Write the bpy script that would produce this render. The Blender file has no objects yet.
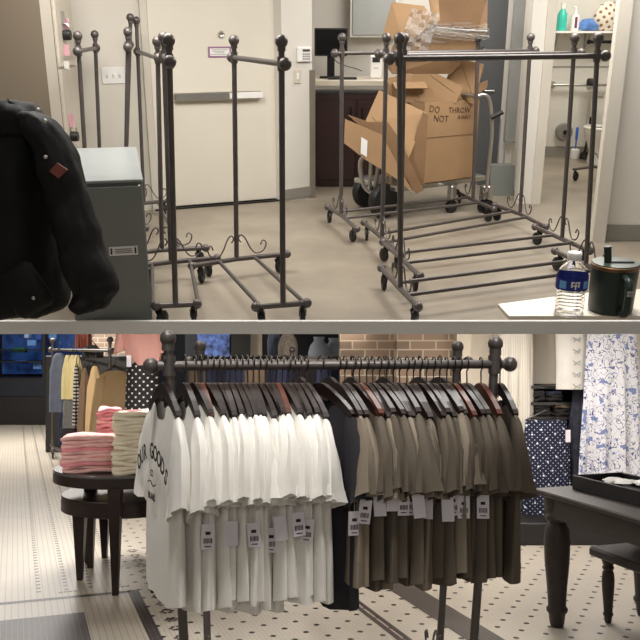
import bpy, math, random
from mathutils import Vector, Matrix, Euler
V = Vector; PI = math.pi
S = bpy.context.scene; COL = S.collection
R = random.Random(7)

# ------------------------------------------------------------------ camera, world, lights
F = 850.0; HY = 345.0; EYE = 1.6
TH = math.atan2(315.0, F)                  # the upper storey's floor is raked by this much
ML = Matrix.Identity(4)
MU = Matrix.Translation((0, 0, EYE)) @ Matrix.Rotation(TH, 4, 'X') @ Matrix.Translation((0, 0, -EYE))
cd = bpy.data.cameras.new('camera'); cam = bpy.data.objects.new('camera', cd); COL.objects.link(cam)
cam.location = (0, 0, EYE); cam.rotation_euler = (PI/2, 0, 0)
cd.sensor_width = 36; cd.lens = F/640*36; cd.shift_y = (HY-320)/640.0; cd.clip_start = .05; cd.clip_end = 100
S.camera = cam
S.view_settings.view_transform = 'Standard'; S.view_settings.look = 'None'
S.view_settings.gamma = 1; S.view_settings.use_curve_mapping = False
S.view_settings.exposure = 0.0
W = bpy.data.worlds.new('world'); S.world = W; W.use_nodes = True
W.node_tree.nodes['Background'].inputs[0].default_value = (1.0, .93, .85, 1)
W.node_tree.nodes['Background'].inputs[1].default_value = 0.21

def area(name, room, loc, target, size, power, col=(1, .93, .84), shape=None, sy=None):
    l = bpy.data.lights.new(name, 'AREA'); l.energy = power; l.color = col; l.size = size
    if sy: l.shape = 'RECTANGLE'; l.size_y = sy
    o = bpy.data.objects.new(name, l); COL.objects.link(o)
    d = V(target)-V(loc)
    o.matrix_basis = room @ Matrix.Translation(loc) @ d.to_track_quat('-Z', 'Y').to_matrix().to_4x4()
    return o
def spot(name, room, loc, target, power, ang=60, blend=.6, col=(1, .9, .78), rad=.06):
    l = bpy.data.lights.new(name, 'SPOT'); l.energy = power; l.color = col
    l.spot_size = math.radians(ang); l.spot_blend = blend; l.shadow_soft_size = rad
    o = bpy.data.objects.new(name, l); COL.objects.link(o)
    d = V(target)-V(loc)
    o.matrix_basis = room @ Matrix.Translation(loc) @ d.to_track_quat('-Z', 'Y').to_matrix().to_4x4()
    return o
# stock room above: ceiling panels over the room
area('stock_room_light', MU, (-1.2, 5.6, 2.75), (-1.2, 5.9, 0), 1.6, 104, (1, .965, .925))
area('stock_room_light', MU, (1.6, 6.4, 2.75), (1.6, 6.6, 0), 1.6, 104, (1, .965, .925))
area('washroom_light', MU, (3.3, 10.2, 2.75), (3.3, 10.2, 0), 1.0, 50, (1, .95, .86))
area('recess_light', MU, (1.0, 9.0, 2.75), (1.0, 9.4, 0), 1.0, 30, (1, .95, .88))
# shop below: overhead lamps, plus unseen fill lights added to brighten things
spot('shop_front_light', ML, (-.6, 2.1, 3.7), (-.35, 3.0, 1.2), 200, 44, .5, (1, .97, .93), .2)
spot('shop_front_light', ML, (.8, 2.1, 3.7), (.35, 3.1, 1.2), 200, 44, .5, (1, .97, .93), .2)
spot('shop_fill_spot', ML, (-2.6, 4.2, 1.5), (-1.4, 5.9, .8), 45, 70)  # fill added off frame at the left to brighten the round tables
spot('shop_fill_spot', ML, (3.0, 4.5, 1.55), (2.0, 7.2, 1.1), 140, 75)  # fill added off frame at the right for the wall display
spot('shop_fill_spot', ML, (.5, 5.4, 1.72), (.75, 8.0, 1.5), 70, 80)  # added fill aimed at the bricks, hidden behind the kick board
spot('shop_fill_spot', ML, (-4.4, 7.6, 2.35), (-3.1, 11.0, 1.0), 420, 42)  # added out of view to brighten the tan sweater
spot('shop_fill_spot', ML, (.3, 7.2, 2.3), (0, 10.2, 1.6), 90, 60)  # unseen extra spot, added to lift the bust forms
area('front_fill_light', ML, (0, -1.2, 2.6), (0, 4.6, 1.7), 1.6, 14, (1, .96, .92))  # fill added behind the camera to lighten the kick board's face
area('shop_back_light', ML, (-4.5, 13, 3.1), (-4.8, 13, 0), 3.0, 330, (1, .95, .89))
area('shop_aisle_light', ML, (-1.6, 6.6, 2.0), (-1.7, 6.6, 0), .9, 55, (1, .95, .89))
area('shop_aisle_light', ML, (1.5, 6.1, 1.85), (1.5, 6.1, 0), .7, 34, (1, .95, .89))

# ------------------------------------------------------------------ pixel <-> place
def ray(room, x, y):
    d = V((x-320, F, HY-y))
    return (room.to_3x3().inverted() @ d).normalized()
def onz(room, x, y, z=0.0):
    d = ray(room, x, y); t = (z-EYE)/d.z
    return V((0, 0, EYE)) + d*t
def ony(room, x, y, Y):
    d = ray(room, x, y)
    return V((0, 0, EYE)) + d*(Y/d.y)
def online(room, x, y, a, b):
    """point where the pixel's ray meets the vertical plane through floor points a and b"""
    d = ray(room, x, y); n = V((-(b.y-a.y), b.x-a.x, 0))
    t = (V((a.x, a.y, 0))-V((0, 0, 0))).dot(n)/d.dot(n)
    return V((0, 0, EYE)) + d*t

# ------------------------------------------------------------------ materials
def lin(c):
    c = c/255.0
    return c/12.92 if c <= .04045 else ((c+.055)/1.055)**2.4
def rgb(*c): return (lin(c[0]), lin(c[1]), lin(c[2]), 1)
def mat(name, c, rough=.6, metal=0, var=.08, vs=6, bump=0, bs=60, spec=None, sheen=0, c2=None, stretch=None):
    m = bpy.data.materials.new(name); m.use_nodes = True
    nt = m.node_tree; n = nt.nodes; b = n['Principled BSDF']
    b.inputs['Roughness'].default_value = rough; b.inputs['Metallic'].default_value = metal
    if spec is not None: b.inputs['Specular IOR Level'].default_value = spec
    if sheen: b.inputs['Sheen Weight'].default_value = sheen
    tc = n.new('ShaderNodeTexCoord'); src = tc.outputs['Object']
    if stretch:
        mp = n.new('ShaderNodeMapping'); mp.inputs['Scale'].default_value = stretch
        nt.links.new(src, mp.inputs[0]); src = mp.outputs[0]
    no = n.new('ShaderNodeTexNoise'); no.inputs['Scale'].default_value = vs; no.inputs['Detail'].default_value = 4
    nt.links.new(src, no.inputs['Vector'])
    cr = n.new('ShaderNodeValToRGB'); base = rgb(*c)
    if c2: A, Bc = rgb(*c2), base
    else:
        A = tuple(max(0, v*(1-var)) for v in base[:3])+(1,); Bc = tuple(min(1, v*(1+var)) for v in base[:3])+(1,)
    cr.color_ramp.elements[0].color = A; cr.color_ramp.elements[1].color = Bc
    cr.color_ramp.elements[0].position = .3; cr.color_ramp.elements[1].position = .7
    nt.links.new(no.outputs['Fac'], cr.inputs[0]); nt.links.new(cr.outputs[0], b.inputs['Base Color'])
    if bump:
        n2 = n.new('ShaderNodeTexNoise'); n2.inputs['Scale'].default_value = bs; n2.inputs['Detail'].default_value = 3
        nt.links.new(src, n2.inputs['Vector'])
        bp = n.new('ShaderNodeBump'); bp.inputs['Strength'].default_value = bump; bp.inputs['Distance'].default_value = .01
        nt.links.new(n2.outputs['Fac'], bp.inputs['Height']); nt.links.new(bp.outputs[0], b.inputs['Normal'])
    m['n'] = name
    return m
def M2(m, op, a, b=None, **k):
    nd = m.node_tree.nodes.new('ShaderNodeMath'); nd.operation = op
    for i, v in enumerate((a, b)):
        if v is None: continue
        if isinstance(v, (int, float)): nd.inputs[i].default_value = v
        else: m.node_tree.links.new(v, nd.inputs[i])
    return nd.outputs[0]
def mixc(m, fac, a, b):
    nd = m.node_tree.nodes.new('ShaderNodeMix'); nd.data_type = 'RGBA'
    m.node_tree.links.new(fac, nd.inputs[0])
    for i, v in ((6, a), (7, b)):
        if isinstance(v, tuple): nd.inputs[i].default_value = v
        else: m.node_tree.links.new(v, nd.inputs[i])
    return nd.outputs[2]
def coords(m, rot=0, ay=1):
    n = m.node_tree.nodes; tc = n.new('ShaderNodeTexCoord')
    mp = n.new('ShaderNodeMapping'); mp.inputs['Rotation'].default_value = (0, 0, rot) if ay == 1 else (0, rot, 0)
    m.node_tree.links.new(tc.outputs['Object'], mp.inputs[0])
    sx = n.new('ShaderNodeSeparateXYZ'); m.node_tree.links.new(mp.outputs[0], sx.inputs[0])
    return sx.outputs
def base_of(m):
    b = m.node_tree.nodes['Principled BSDF']
    return b.inputs['Base Color'].links[0].from_socket
def setbase(m, s):
    m.node_tree.links.new(s, m.node_tree.nodes['Principled BSDF'].inputs['Base Color'])
def tri(m, x, s):     # distance from the nearest lattice line, in metres
    f = M2(m, 'FRACT', M2(m, 'DIVIDE', x, s))
    return M2(m, 'MULTIPLY', M2(m, 'ABSOLUTE', M2(m, 'SUBTRACT', f, .5)), s)
def add_dots(m, ax, ay, s, r, c, rot=PI/4):
    o = coords(m, rot, ay); x = tri(m, o[ax], s); y = tri(m, o[ay], s)
    d = M2(m, 'SQRT', M2(m, 'ADD', M2(m, 'MULTIPLY', x, x), M2(m, 'MULTIPLY', y, y)))
    setbase(m, mixc(m, M2(m, 'LESS_THAN', d, r), base_of(m), c))
def add_lines(m, ax, s, w, c, rot=0, phase=0):
    o = coords(m, rot); x = o[ax]
    if phase: x = M2(m, 'ADD', x, phase)
    d = tri(m, x, s)
    setbase(m, mixc(m, M2(m, 'LESS_THAN', d, w/2), base_of(m), c))

# ------------------------------------------------------------------ mesh building
class MB:
    def __init__(s): s.v = []; s.f = []; s.mi = []; s.cur = 0
    def face(s, idx): s.f.append(tuple(idx)); s.mi.append(s.cur)
    def quad(s, a, b, c, d):
        i = len(s.v); s.v += [V(a), V(b), V(c), V(d)]; s.face((i, i+1, i+2, i+3)); return s
    def box(s, c, size, rot=None, bev=0):
        c = V(c); h = V(size)/2; M = rot if rot is not None else Matrix.Identity(3)
        i = len(s.v)
        if bev:
            b = min(bev, min(h)*.95)
            vs = []
            for sx in (-1, 1):
                for sy in (-1, 1):
                    for sz in (-1, 1):
                        vs.append(V((sx*(h.x-b), sy*(h.y-b), sz*h.z))); vs.append(V((sx*(h.x-b), sy*h.y, sz*(h.z-b)))); vs.append(V((sx*h.x, sy*(h.y-b), sz*(h.z-b))))
            import bmesh
            bm = bmesh.new()
            for q in vs: bm.verts.new(q)
            bmesh.ops.convex_hull(bm, input=bm.verts)
            bm.verts.index_update()
            s.v += [c + M @ q.co for q in bm.verts]
            for f in bm.faces: s.face([i+q.index for q in f.verts])
            bm.free(); return s
        for dz in (-1, 1):
            for dx, dy in ((-1, -1), (1, -1), (1, 1), (-1, 1)):
                s.v.append(c + M @ V((dx*h.x, dy*h.y, dz*h.z)))
        for q in ((3, 2, 1, 0), (4, 5, 6, 7), (0, 1, 5, 4), (1, 2, 6, 5), (2, 3, 7, 6), (3, 0, 4, 7)):
            s.face([i+k for k in q])
        return s
    def hex8(s, bot, top):
        """bot, top: 4 points each"""
        i = len(s.v); s.v += [V(p) for p in bot]+[V(p) for p in top]
        for q in ((3, 2, 1, 0), (4, 5, 6, 7), (0, 1, 5, 4), (1, 2, 6, 5), (2, 3, 7, 6), (3, 0, 4, 7)):
            s.face([i+k for k in q])
        return s
    def loft(s, rings, cap=True, closed=True):
        n = len(rings[0]); i = len(s.v)
        for r in rings: s.v += [V(p) for p in r]
        for j in range(len(rings)-1):
            for k in range(n if closed else n-1):
                k2 = (k+1) % n
                s.face((i+j*n+k, i+j*n+k2, i+(j+1)*n+k2, i+(j+1)*n+k))
        if cap and closed:
            s.face([i+k for k in range(n)][::-1]); s.face([i+(len(rings)-1)*n+k for k in range(n)])
        return s
    def tube(s, pts, r, seg=10, cap=True):
        pts = [V(p) for p in pts]; rings = []
        rr = r if isinstance(r, (list, tuple)) else [r]*len(pts)
        up = None
        for j, p in enumerate(pts):
            t = (pts[min(j+1, len(pts)-1)]-pts[max(j-1, 0)]).normalized()
            if up is None:
                up = V((0, 0, 1)) if abs(t.z) < .9 else V((1, 0, 0))
            a = t.cross(up).normalized(); b = a.cross(t).normalized(); up = b
            rings.append([p+(a*math.cos(2*PI*k/seg)+b*math.sin(2*PI*k/seg))*rr[j] for k in range(seg)])
        return s.loft(rings, cap)
    def sph(s, c, r, seg=14, rings=8, sc=(1, 1, 1)):
        c = V(c); rs = []
        for j in range(rings+1):
            a = PI*j/rings; rad = max(math.sin(a), .02)
            rs.append([c+V((r*rad*math.cos(2*PI*k/seg)*sc[0], r*rad*math.sin(2*PI*k/seg)*sc[1], -r*math.cos(a)*sc[2])) for k in range(seg)])
        return s.loft(rs)
    def lathe(s, prof, c=(0, 0, 0), seg=20, cap=True):
        c = V(c)
        return s.loft([[c+V((r*math.cos(2*PI*k/seg), r*math.sin(2*PI*k/seg), z)) for k in range(seg)] for r, z in prof], cap)
    def prism(s, poly, o, ex, ey, ez):
        """polygon in the plane ex,ey at origin o, extruded by vector ez"""
        o = V(o); ex = V(ex); ey = V(ey); ez = V(ez); i = len(s.v); n = len(poly)
        s.v += [o+ex*a+ey*b for a, b in poly]+[o+ex*a+ey*b+ez for a, b in poly]
        s.face(list(range(i, i+n))[::-1]); s.face(range(i+n, i+2*n))
        for k in range(n): s.face((i+k, i+(k+1) % n, i+n+(k+1) % n, i+n+k))
        return s
    def xf(s, M, start=0):
        for k in range(start, len(s.v)): s.v[k] = M @ s.v[k]
        return s
    def mesh(s, name, mats, smooth=False):
        me = bpy.data.meshes.new(name); me.from_pydata([tuple(q) for q in s.v], [], s.f)
        for m in (mats if isinstance(mats, (list, tuple)) else [mats]): me.materials.append(m)
        for p, k in zip(me.polygons, s.mi): p.material_index = k
        me.update()
        import bmesh
        bm = bmesh.new(); bm.from_mesh(me); bmesh.ops.recalc_face_normals(bm, faces=bm.faces); bm.to_mesh(me); bm.free()
        if smooth:
            for p in me.polygons: p.use_smooth = True
            try: me.set_sharp_from_angle(angle=math.radians(50))
            except Exception: pass
        return me
def cat(pts, n=6, closed=False):
    pts = [V(p) if len(p) == 3 else V((p[0], p[1], 0)) for p in pts]; out = []
    N = len(pts)
    for i in range(N if closed else N-1):
        if closed: p0, p1, p2, p3 = pts[i-1], pts[i], pts[(i+1) % N], pts[(i+2) % N]
        else: p0, p1, p2, p3 = pts[max(i-1, 0)], pts[i], pts[i+1], pts[min(i+2, N-1)]
        for k in range(n):
            t = k/n
            out.append(.5*((2*p1)+(p2-p0)*t+(2*p0-5*p1+4*p2-p3)*t*t+(3*p1-p0-3*p2+p3)*t**3))
    if not closed: out.append(pts[-1])
    return out
def empty(name, label, category, loc, room=ML, rz=0, group=None, M=None):
    o = bpy.data.objects.new(name, None); COL.objects.link(o); o.empty_display_size = .1
    o.matrix_basis = M if M is not None else room @ Matrix.Translation(loc) @ Matrix.Rotation(rz, 4, 'Z')
    o['label'] = label; o['category'] = category
    if group: o['group'] = group
    return o
def part(name, mb, m, parent, smooth=False, label=None, kind=None):
    me = mb if isinstance(mb, bpy.types.Mesh) else mb.mesh(name, m, smooth)
    o = bpy.data.objects.new(name, me); COL.objects.link(o); o.parent = parent
    if label: o['label'] = label
    if kind: o['kind'] = kind
    return o
def solo(name, mb, m, label, category, loc=(0, 0, 0), room=ML, rz=0, group=None, smooth=False, M=None, kind=None):
    me = mb if isinstance(mb, bpy.types.Mesh) else mb.mesh(name, m, smooth)
    o = bpy.data.objects.new(name, me); COL.objects.link(o)
    o.matrix_basis = M if M is not None else room @ Matrix.Translation(loc) @ Matrix.Rotation(rz, 4, 'Z')
    o['label'] = label; o['category'] = category
    if group: o['group'] = group
    if kind: o['kind'] = kind
    return o
def struct(name, mb, m, room=ML, loc=(0, 0, 0), rz=0, parent=None, smooth=False, label=None):
    me = mb.mesh(name, m, smooth); o = bpy.data.objects.new(name, me); COL.objects.link(o)
    if parent is None:
        o.matrix_basis = room @ Matrix.Translation(loc) @ Matrix.Rotation(rz, 4, 'Z'); o['kind'] = 'structure'
    else: o.parent = parent
    if label: o['label'] = label
    return o
def dup(o, M=None, label=None):
    c = o.copy(); COL.objects.link(c)
    if M is not None: c.matrix_basis = M
    if label: c['label'] = label
    for ch in o.children:
        k = ch.copy(); COL.objects.link(k); k.parent = c
        for g in ch.children:
            q = g.copy(); COL.objects.link(q); q.parent = k
    return c
def text_mesh(txt, size, m, extrude=.0006, align='CENTER', arc=None, name='lettering', bold=.022):
    def one(t):
        cu = bpy.data.curves.new('t', 'FONT'); cu.body = t; cu.size = size; cu.extrude = extrude; cu.align_x = align; cu.align_y = 'CENTER'
        cu.resolution_u = 2; cu.offset = size*bold
        ob = bpy.data.objects.new('t', cu); COL.objects.link(ob)
        dg = bpy.context.evaluated_depsgraph_get(); me = bpy.data.meshes.new_from_object(ob.evaluated_get(dg))
        bpy.data.objects.remove(ob); bpy.data.curves.remove(cu); return me
    if arc is None:
        me = one(txt); me.materials.clear(); me.materials.append(m); me.name = name; return me
    mb = MB(); n = len(txt)
    for k, ch in enumerate(txt):
        if ch == ' ': continue
        a = (k-(n-1)/2)*size*.72/arc
        me = one(ch); st = len(mb.v)
        mb.v += [v.co.copy() for v in me.vertices]
        for p in me.polygons: mb.face([st+i for i in p.vertices])
        T = Matrix.Translation((arc*math.sin(a), arc*(math.cos(a)-1), 0)) @ Matrix.Rotation(-a, 4, 'Z')
        mb.xf(T, st)
    return mb.mesh(name, m)

# materials
m_wallU = mat('cream_wall_paint', (214, 208, 196), .7, var=.02, vs=2, bump=.05, bs=120)
m_wallU2 = mat('white_wall_paint', (216, 212, 203), .7, var=.02, vs=2)
m_doorU = mat('cream_door_paint', (220, 213, 198), .5, var=.02, vs=2)
m_frameU = mat('cream_frame_paint', (205, 199, 186), .5, var=.02)
m_base = mat('grey_rubber_baseboard', (138, 134, 124), .6, var=.05)
m_conc = mat('polished_concrete', (156, 146, 130), .42, var=.05, vs=1.8, bump=.04, bs=9, c2=(128, 118, 104))
m_white = mat('white_gloss_paint', (240, 240, 238), .5, var=.01)
m_steel = mat('dark_gunmetal_pipe', (96, 90, 87), .4, metal=.5, var=.1, vs=20)
m_black = mat('black_rubber', (24, 23, 23), .5, var=.2, vs=20)
m_blackmetal = mat('black_metal', (30, 28, 28), .4, metal=.5, var=.1)
m_chrome = mat('brushed_steel', (190, 188, 182), .28, metal=.9, var=.05)
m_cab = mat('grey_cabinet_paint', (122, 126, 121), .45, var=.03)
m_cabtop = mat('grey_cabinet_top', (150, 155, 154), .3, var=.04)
m_locker = mat('taupe_locker_paint', (120, 108, 92), .5, var=.03, vs=1)
m_lockerf = mat('pale_locker_paint', (188, 180, 166), .5, var=.03)
m_pink = mat('pink_paper', (222, 170, 180), .7, var=.05)
m_paper = mat('white_paper', (232, 230, 226), .7, var=.02)
m_card = mat('corrugated_cardboard', (160, 128, 93), .8, var=.06, vs=4, bump=.1, bs=30)
m_card2 = mat('dark_and_shaded_cardboard', (130, 100, 70), .8, var=.08, vs=4, bump=.1, bs=30)  # also paints the shade inside the plastic-lined carton
m_ink = mat('black_ink', (40, 32, 28), .8, var=.05)
m_greydoor = mat('slate_door_paint', (86, 88, 90), .45, var=.04)
m_ltgrey = mat('light_grey_paint', (150, 152, 150), .45, var=.04)
m_counter = mat('beige_laminate', (205, 196, 180), .4, var=.03)
m_darkwood = mat('dark_cherry_cabinet', (52, 32, 30), .4, var=.15, vs=5)
m_ceram = mat('white_porcelain', (228, 226, 220), .15, var=.01)
m_teal = mat('teal_plastic', (60, 190, 170), .3, var=.05)
m_purple = mat('purple_label', (110, 50, 100), .5, var=.05)
m_blue = mat('blue_cloth', (90, 130, 190), .9, var=.2, vs=30, bump=.5, bs=60)
m_blueplas = mat('blue_plastic', (40, 90, 190), .4, var=.05)
m_green = mat('dark_green_enamel', (30, 44, 38), .4, var=.05)
m_copper = mat('copper_band', (120, 90, 66), .4, metal=.7, var=.05)
m_jacket = mat('black_quilted_nylon', (11, 10, 11), .65, var=.2, vs=8, bump=.9, bs=7, spec=.25)
m_jacket2 = mat('charcoal_twill', (15, 14, 14), .65, var=.15, vs=8, bump=.9, bs=8, spec=.25)
m_leather = mat('red_brown_leather', (104, 48, 40), .6, var=.15, vs=60)

# ================================================================== UPPER STOREY (stock room)
Y0 = onz(MU, 320, 332.6).y
ZK = ony(MU, 320, 320, Y0).z
struct('floor', MB().hex8([(-4.5, Y0+1, -.1), (5.8, Y0+1, -.1), (5.8, 14, -.1), (-4.5, 14, -.1)], [(-4.5, Y0, 0), (5.8, Y0, 0), (5.8, 14, 0), (-4.5, 14, 0)]), m_conc, MU)
struct('trim_1', MB().box((.65, Y0-.012, ZK/2), (10.3, .025, ZK)), m_white, MU)
struct('ceiling', MB().box((.65, 9.6, 2.86), (10.3, 9.2, .06)), m_wallU2, MU)

def fl(x, y): return onz(MU, x, y)
def wallseg(name, a, b, z0, z1, th, m, room=MU, label=None):
    """a wall between floor points a and b, thickness away from the camera"""
    a = V((a.x, a.y, 0)); b = V((b.x, b.y, 0)); d = (b-a).normalized(); n = V((-d.y, d.x, 0))*th
    if n.y < 0: n = -n
    mb = MB().hex8([a+V((0, 0, z0)), b+V((0, 0, z0)), b+n+V((0, 0, z0)), a+n+V((0, 0, z0))],
                   [a+V((0, 0, z1)), b+V((0, 0, z1)), b+n+V((0, 0, z1)), a+n+V((0, 0, z1))])
    return struct(name, mb, m, room, label=label)
A = fl(60, 217); B = fl(283, 199.2); dB = (B-A).normalized()
HU = 2.83
leftend = A-dB*3.2
def onA(x, y): return online(MU, x, y, A, B)
def frame_on(P, d, out=0):       # matrix at P with X along d, Y away from camera
    d = V((d.x, d.y, 0)).normalized(); n = V((-d.y, d.x, 0))
    M = Matrix((( d.x, n.x, 0, P.x-n.x*out), (d.y, n.y, 0, P.y-n.y*out), (0, 0, 1, P.z), (0, 0, 0, 1)))
    return M
wallseg('wall_back', leftend, B, 0, HU, .12, m_wallU)
struct('wall_left', MB().box((-4.4, 9.3, HU/2), (.12, 9, HU)), m_wallU, MU)
struct('wall_right', MB().box((5.75, 9.3, HU/2), (.12, 9, HU)), m_wallU, MU)
# big door on the back wall
dl = onA(159, 208); dr = onA(277.5, 199); wd = (dr-dl).to_2d().length
Md = MU @ frame_on(V((dl.x, dl.y, 0)), dB, .0)
door = bpy.data.objects.new('door_1', None); COL.objects.link(door); door.matrix_basis = Md; door['kind'] = 'structure'
struct('door_leaf', MB().box((wd/2, -.015, 1.12), (wd, .03, 2.2), bev=.004), m_doorU, parent=door)
struct('door_frame', MB().box((-.035, -.02, 1.15), (.06, .05, 2.3)).box((wd+.03, -.02, 1.15), (.05, .05, 2.3)).box((wd/2, -.02, 2.28), (wd+.12, .05, .06)), m_frameU, parent=door)
def inD(x, y):                  # pixel -> door coordinates
    p = onA(x, y); q = (MU.inverted() @ Md).inverted() @ p; return q
p1 = inD(172, 97); p2 = inD(259, 94)
z = (inD(215, 95.5).z)
pb = MB().box(((p1.x+p2.x)/2, -.07, z), (p2.x-p1.x, .05, .07), bev=.01).box((p1.x+.05, -.04, z), (.08, .05, .05)).box((p2.x-.05, -.04, z), (.08, .05, .05))
pbo = struct('push_bar', pb, m_chrome, parent=door, label='long silver crash bar')
struct('bar_housing', MB().box((p2.x-.16, -.1, z), (.33, .015, .055), bev=.004), m_paper, parent=pbo)
q = inD(220, 34.5)
struct('lock_cylinder', MB().lathe([(.0, 0), (.03, 0), (.033, .01), (.022, .03), (.016, .026), (.001, .026)], seg=18).xf(Matrix.Translation((q.x, -.03, q.z)) @ Matrix.Rotation(PI/2, 4, 'X')), m_chrome, parent=door, smooth=True)
q = inD(218.5, 52)
struct('threshold', MB().box((wd/2, -.03, .006), (wd+.1, .12, .012)), m_blackmetal, parent=door)
# paper sign on the door
sg = empty('door_sign', 'small white notice with a purple border taped to the cream door', 'sign', None, M=Md @ Matrix.Translation((q.x, -.034, q.z)) @ Matrix.Rotation(PI/2, 4, 'X'))
part('border', MB().box((0, 0, 0), (.22, .095, .004)), mat('mauve_border', (150, 110, 140), .7), sg)
part('paper', MB().box((0, 0, .003), (.185, .065, .003)), m_paper, sg)
lines = MB()
for k in range(4): lines.box((-.01*(k % 2), .02-.013*k, .0052), (.15-.03*(k % 3), .003, .001))
part('printed_lines', lines, m_ink, sg)
# triple switch on the wall
q = onA(113, 75.5)
sw = empty('light_switch', 'three-gang cream light switch on the wall between the bare racks', 'light switch', None, M=MU @ frame_on(q, dB, .006))
part('cover_plate', MB().box((0, 0, 0), (.2, .01, .14), bev=.003), m_paper, sw)
for k in (-1, 0, 1): part('toggle', MB().box((k*.055, -.012, .0), (.012, .02, .03), rot=Matrix.Rotation(.4, 3, 'X')), m_paper, sw)

# wall end with keypad
C1 = fl(284, 202); C2 = fl(312.5, 197.6); dC = (C2-C1).normalized()
wallseg('wall_centre', C1, C2, 0, HU, .5, m_wallU2)
def onC(x, y): return online(MU, x, y, C1, C2)
def board(name, a, b, z0, z1, m, out=.012):
    d = (b-a).normalized(); n = V((d.y, -d.x, 0))
    if n.y > 0: n = -n
    a = V((a.x, a.y, 0)); b = V((b.x, b.y, 0)); n = n*out
    mb = MB().hex8([a+V((0, 0, z0)), b+V((0, 0, z0)), b+n+V((0, 0, z0)), a+n+V((0, 0, z0))], [a+V((0, 0, z1)), b+V((0, 0, z1)), b+n+V((0, 0, z1)), a+n+V((0, 0, z1))])
    return struct(name, mb, m, MU)
board('baseboard_centre', C1, C2-dC*.03, 0.02, .12, m_base)
hg = onC(312, 70).z
struct('trim_2', MB().box((C2.x-.005, C2.y-.008, hg/2), (.07, .03, hg)), mat('worn_steel_guard', (132, 124, 112), .4, metal=.5), MU)
q = onC(303, 54.5)
kp = empty('alarm_keypad', 'white alarm keypad with a grey screen on the narrow wall', 'keypad', None, M=MU @ frame_on(q, dC, .015))
part('housing', MB().box((0, 0, 0), (.17, .03, .135), bev=.008), m_paper, kp)
part('screen', MB().box((.015, -.017, .037), (.085, .004, .02)), mat('lcd_grey', (70, 76, 74), .2), kp)
for r in range(3):
    for c in range(4): part('key', MB().box((-.02+c*.024, -.018, .005-r*.022), (.015, .005, .012)), m_ltgrey, kp)
q = onC(297, 76.5)
s2 = empty('light_switch', 'single cream rocker switch below the alarm keypad', 'light switch', None, M=MU @ frame_on(q, dC, .006))
part('cover_plate', MB().box((0, 0, 0), (.08, .01, .13), bev=.003), m_counter, s2)
part('rocker', MB().box((0, -.008, 0), (.03, .01, .06), bev=.003), m_paper, s2)

# recess with a desk
W3a = V((C2.x-.3, 10.3, 0)); W3b = V((2.25, 10.1, 0)); dW = (W3b-W3a).normalized()
wallseg('wall_recess', W3a, W3b, 0, HU, .1, m_wallU2)
yd = onz(MU, 320, 188).y
cz = ony(MU, 340, 80, yd).z
xl = ony(MU, 314, 80, yd).x; xr = ony(MU, 400, 80, yd).x
solo('desk_counter', MB().box(((xl+xr)/2-.02, yd+.4, cz-.03), (xr-xl+.1, .9, .06), bev=.006), m_counter, 'beige laminate counter holding the black monitor', 'counter', room=MU)
dk = empty('desk_cabinet', 'dark cherry cabinet under the beige counter', 'cabinet', ((xl+xr)/2, yd+.45, 0), MU)
wdk = xr-xl-.02
part('body', MB().box((0, .02, (cz-.16)/2+.01), (wdk, .8, cz-.16)), m_darkwood, dk)
for k in (-1, 1):
    d_ = part('door', MB().box((k*wdk/4, -.39, (cz-.2)/2+.04), (wdk/2-.02, .02, cz-.28), bev=.004), m_darkwood, dk)
    part('handle', MB().tube([(k*.06, -.42, .72), (k*.06, -.42, .84)], .008), m_blackmetal, d_)
part('plinth', MB().box((0, 0, .02), (wdk-.05, .74, .04)), m_black, dk)
q = ony(MU, 331, 42, yd+.35)
mo = empty('computer_monitor', 'black flat monitor standing on the counter in the recess', 'monitor', (q.x, q.y, cz), MU)
hz = ony(MU, 331, 28, yd+.35).z-cz; lz = ony(MU, 331, 56, yd+.35).z-cz
ww = ony(MU, 345, 42, yd+.35).x-ony(MU, 312, 42, yd+.35).x
part('screen_panel', MB().box((0, 0, (hz+lz)/2), (ww, .04, hz-lz), bev=.006), m_black, mo)
part('screen_glass', MB().box((0, -.022, (hz+lz)/2), (ww-.03, .004, hz-lz-.03)), mat('dark_screen', (14, 14, 16), .12), mo)
part('stand', MB().box((0, .03, lz/2+.03), (.08, .04, lz+.06)).box((0, 0, .012), (.24, .18, .018), bev=.004), m_blackmetal, mo)
q2 = ony(MU, 376, 60, yd+.3)
ph = empty('payment_terminal', 'white terminal with a small black display behind the rack knobs', 'terminal', (q2.x, q2.y, cz), MU)
hp = ony(MU, 376, 55, yd+.3).z-cz
part('body', MB().box((0, 0, hp/2), (.13, .08, hp), bev=.015), m_paper, ph)
part('display', MB().box((0, -.042, hp*.8), (.08, .004, .05)), m_black, ph)
part('slot', MB().box((0, -.042, hp*.45), (.05, .004, .008)), m_ltgrey, ph)
pts = [ony(MU, x, y, yd+.2) for x, y in ((332, 56), (337, 62), (346, 66), (354, 68), (362, 71))]
for p in pts: p.z = max(p.z, cz+.006)
solo('cable', MB().tube(cat(pts), .005, 6), m_black, 'thin black cable looping across the counter', 'cable', room=MU, smooth=True)
q = ony(MU, 349, 80.5, yd+.12); 
solo('keyboard', MB().box((q.x-.07, q.y, cz+.012), (.3, .13, .02), bev=.004), m_black, 'black keyboard lying in front of the monitor', 'keyboard', room=MU)
q = ony(MU, 371, 22, 10.0)
wc = empty('wall_cabinet', 'pale grey wall-mounted cabinet above the recess counter', 'cabinet', (q.x, 10.12, q.z), MU)
part('body', MB().box((0.03, 0, .15), (.52, .26, .62), bev=.004), m_wallU2, wc)
part('door', MB().box((.03, -.14, .15), (.47, .02, .57), bev=.004), m_ltgrey, wc)

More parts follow.
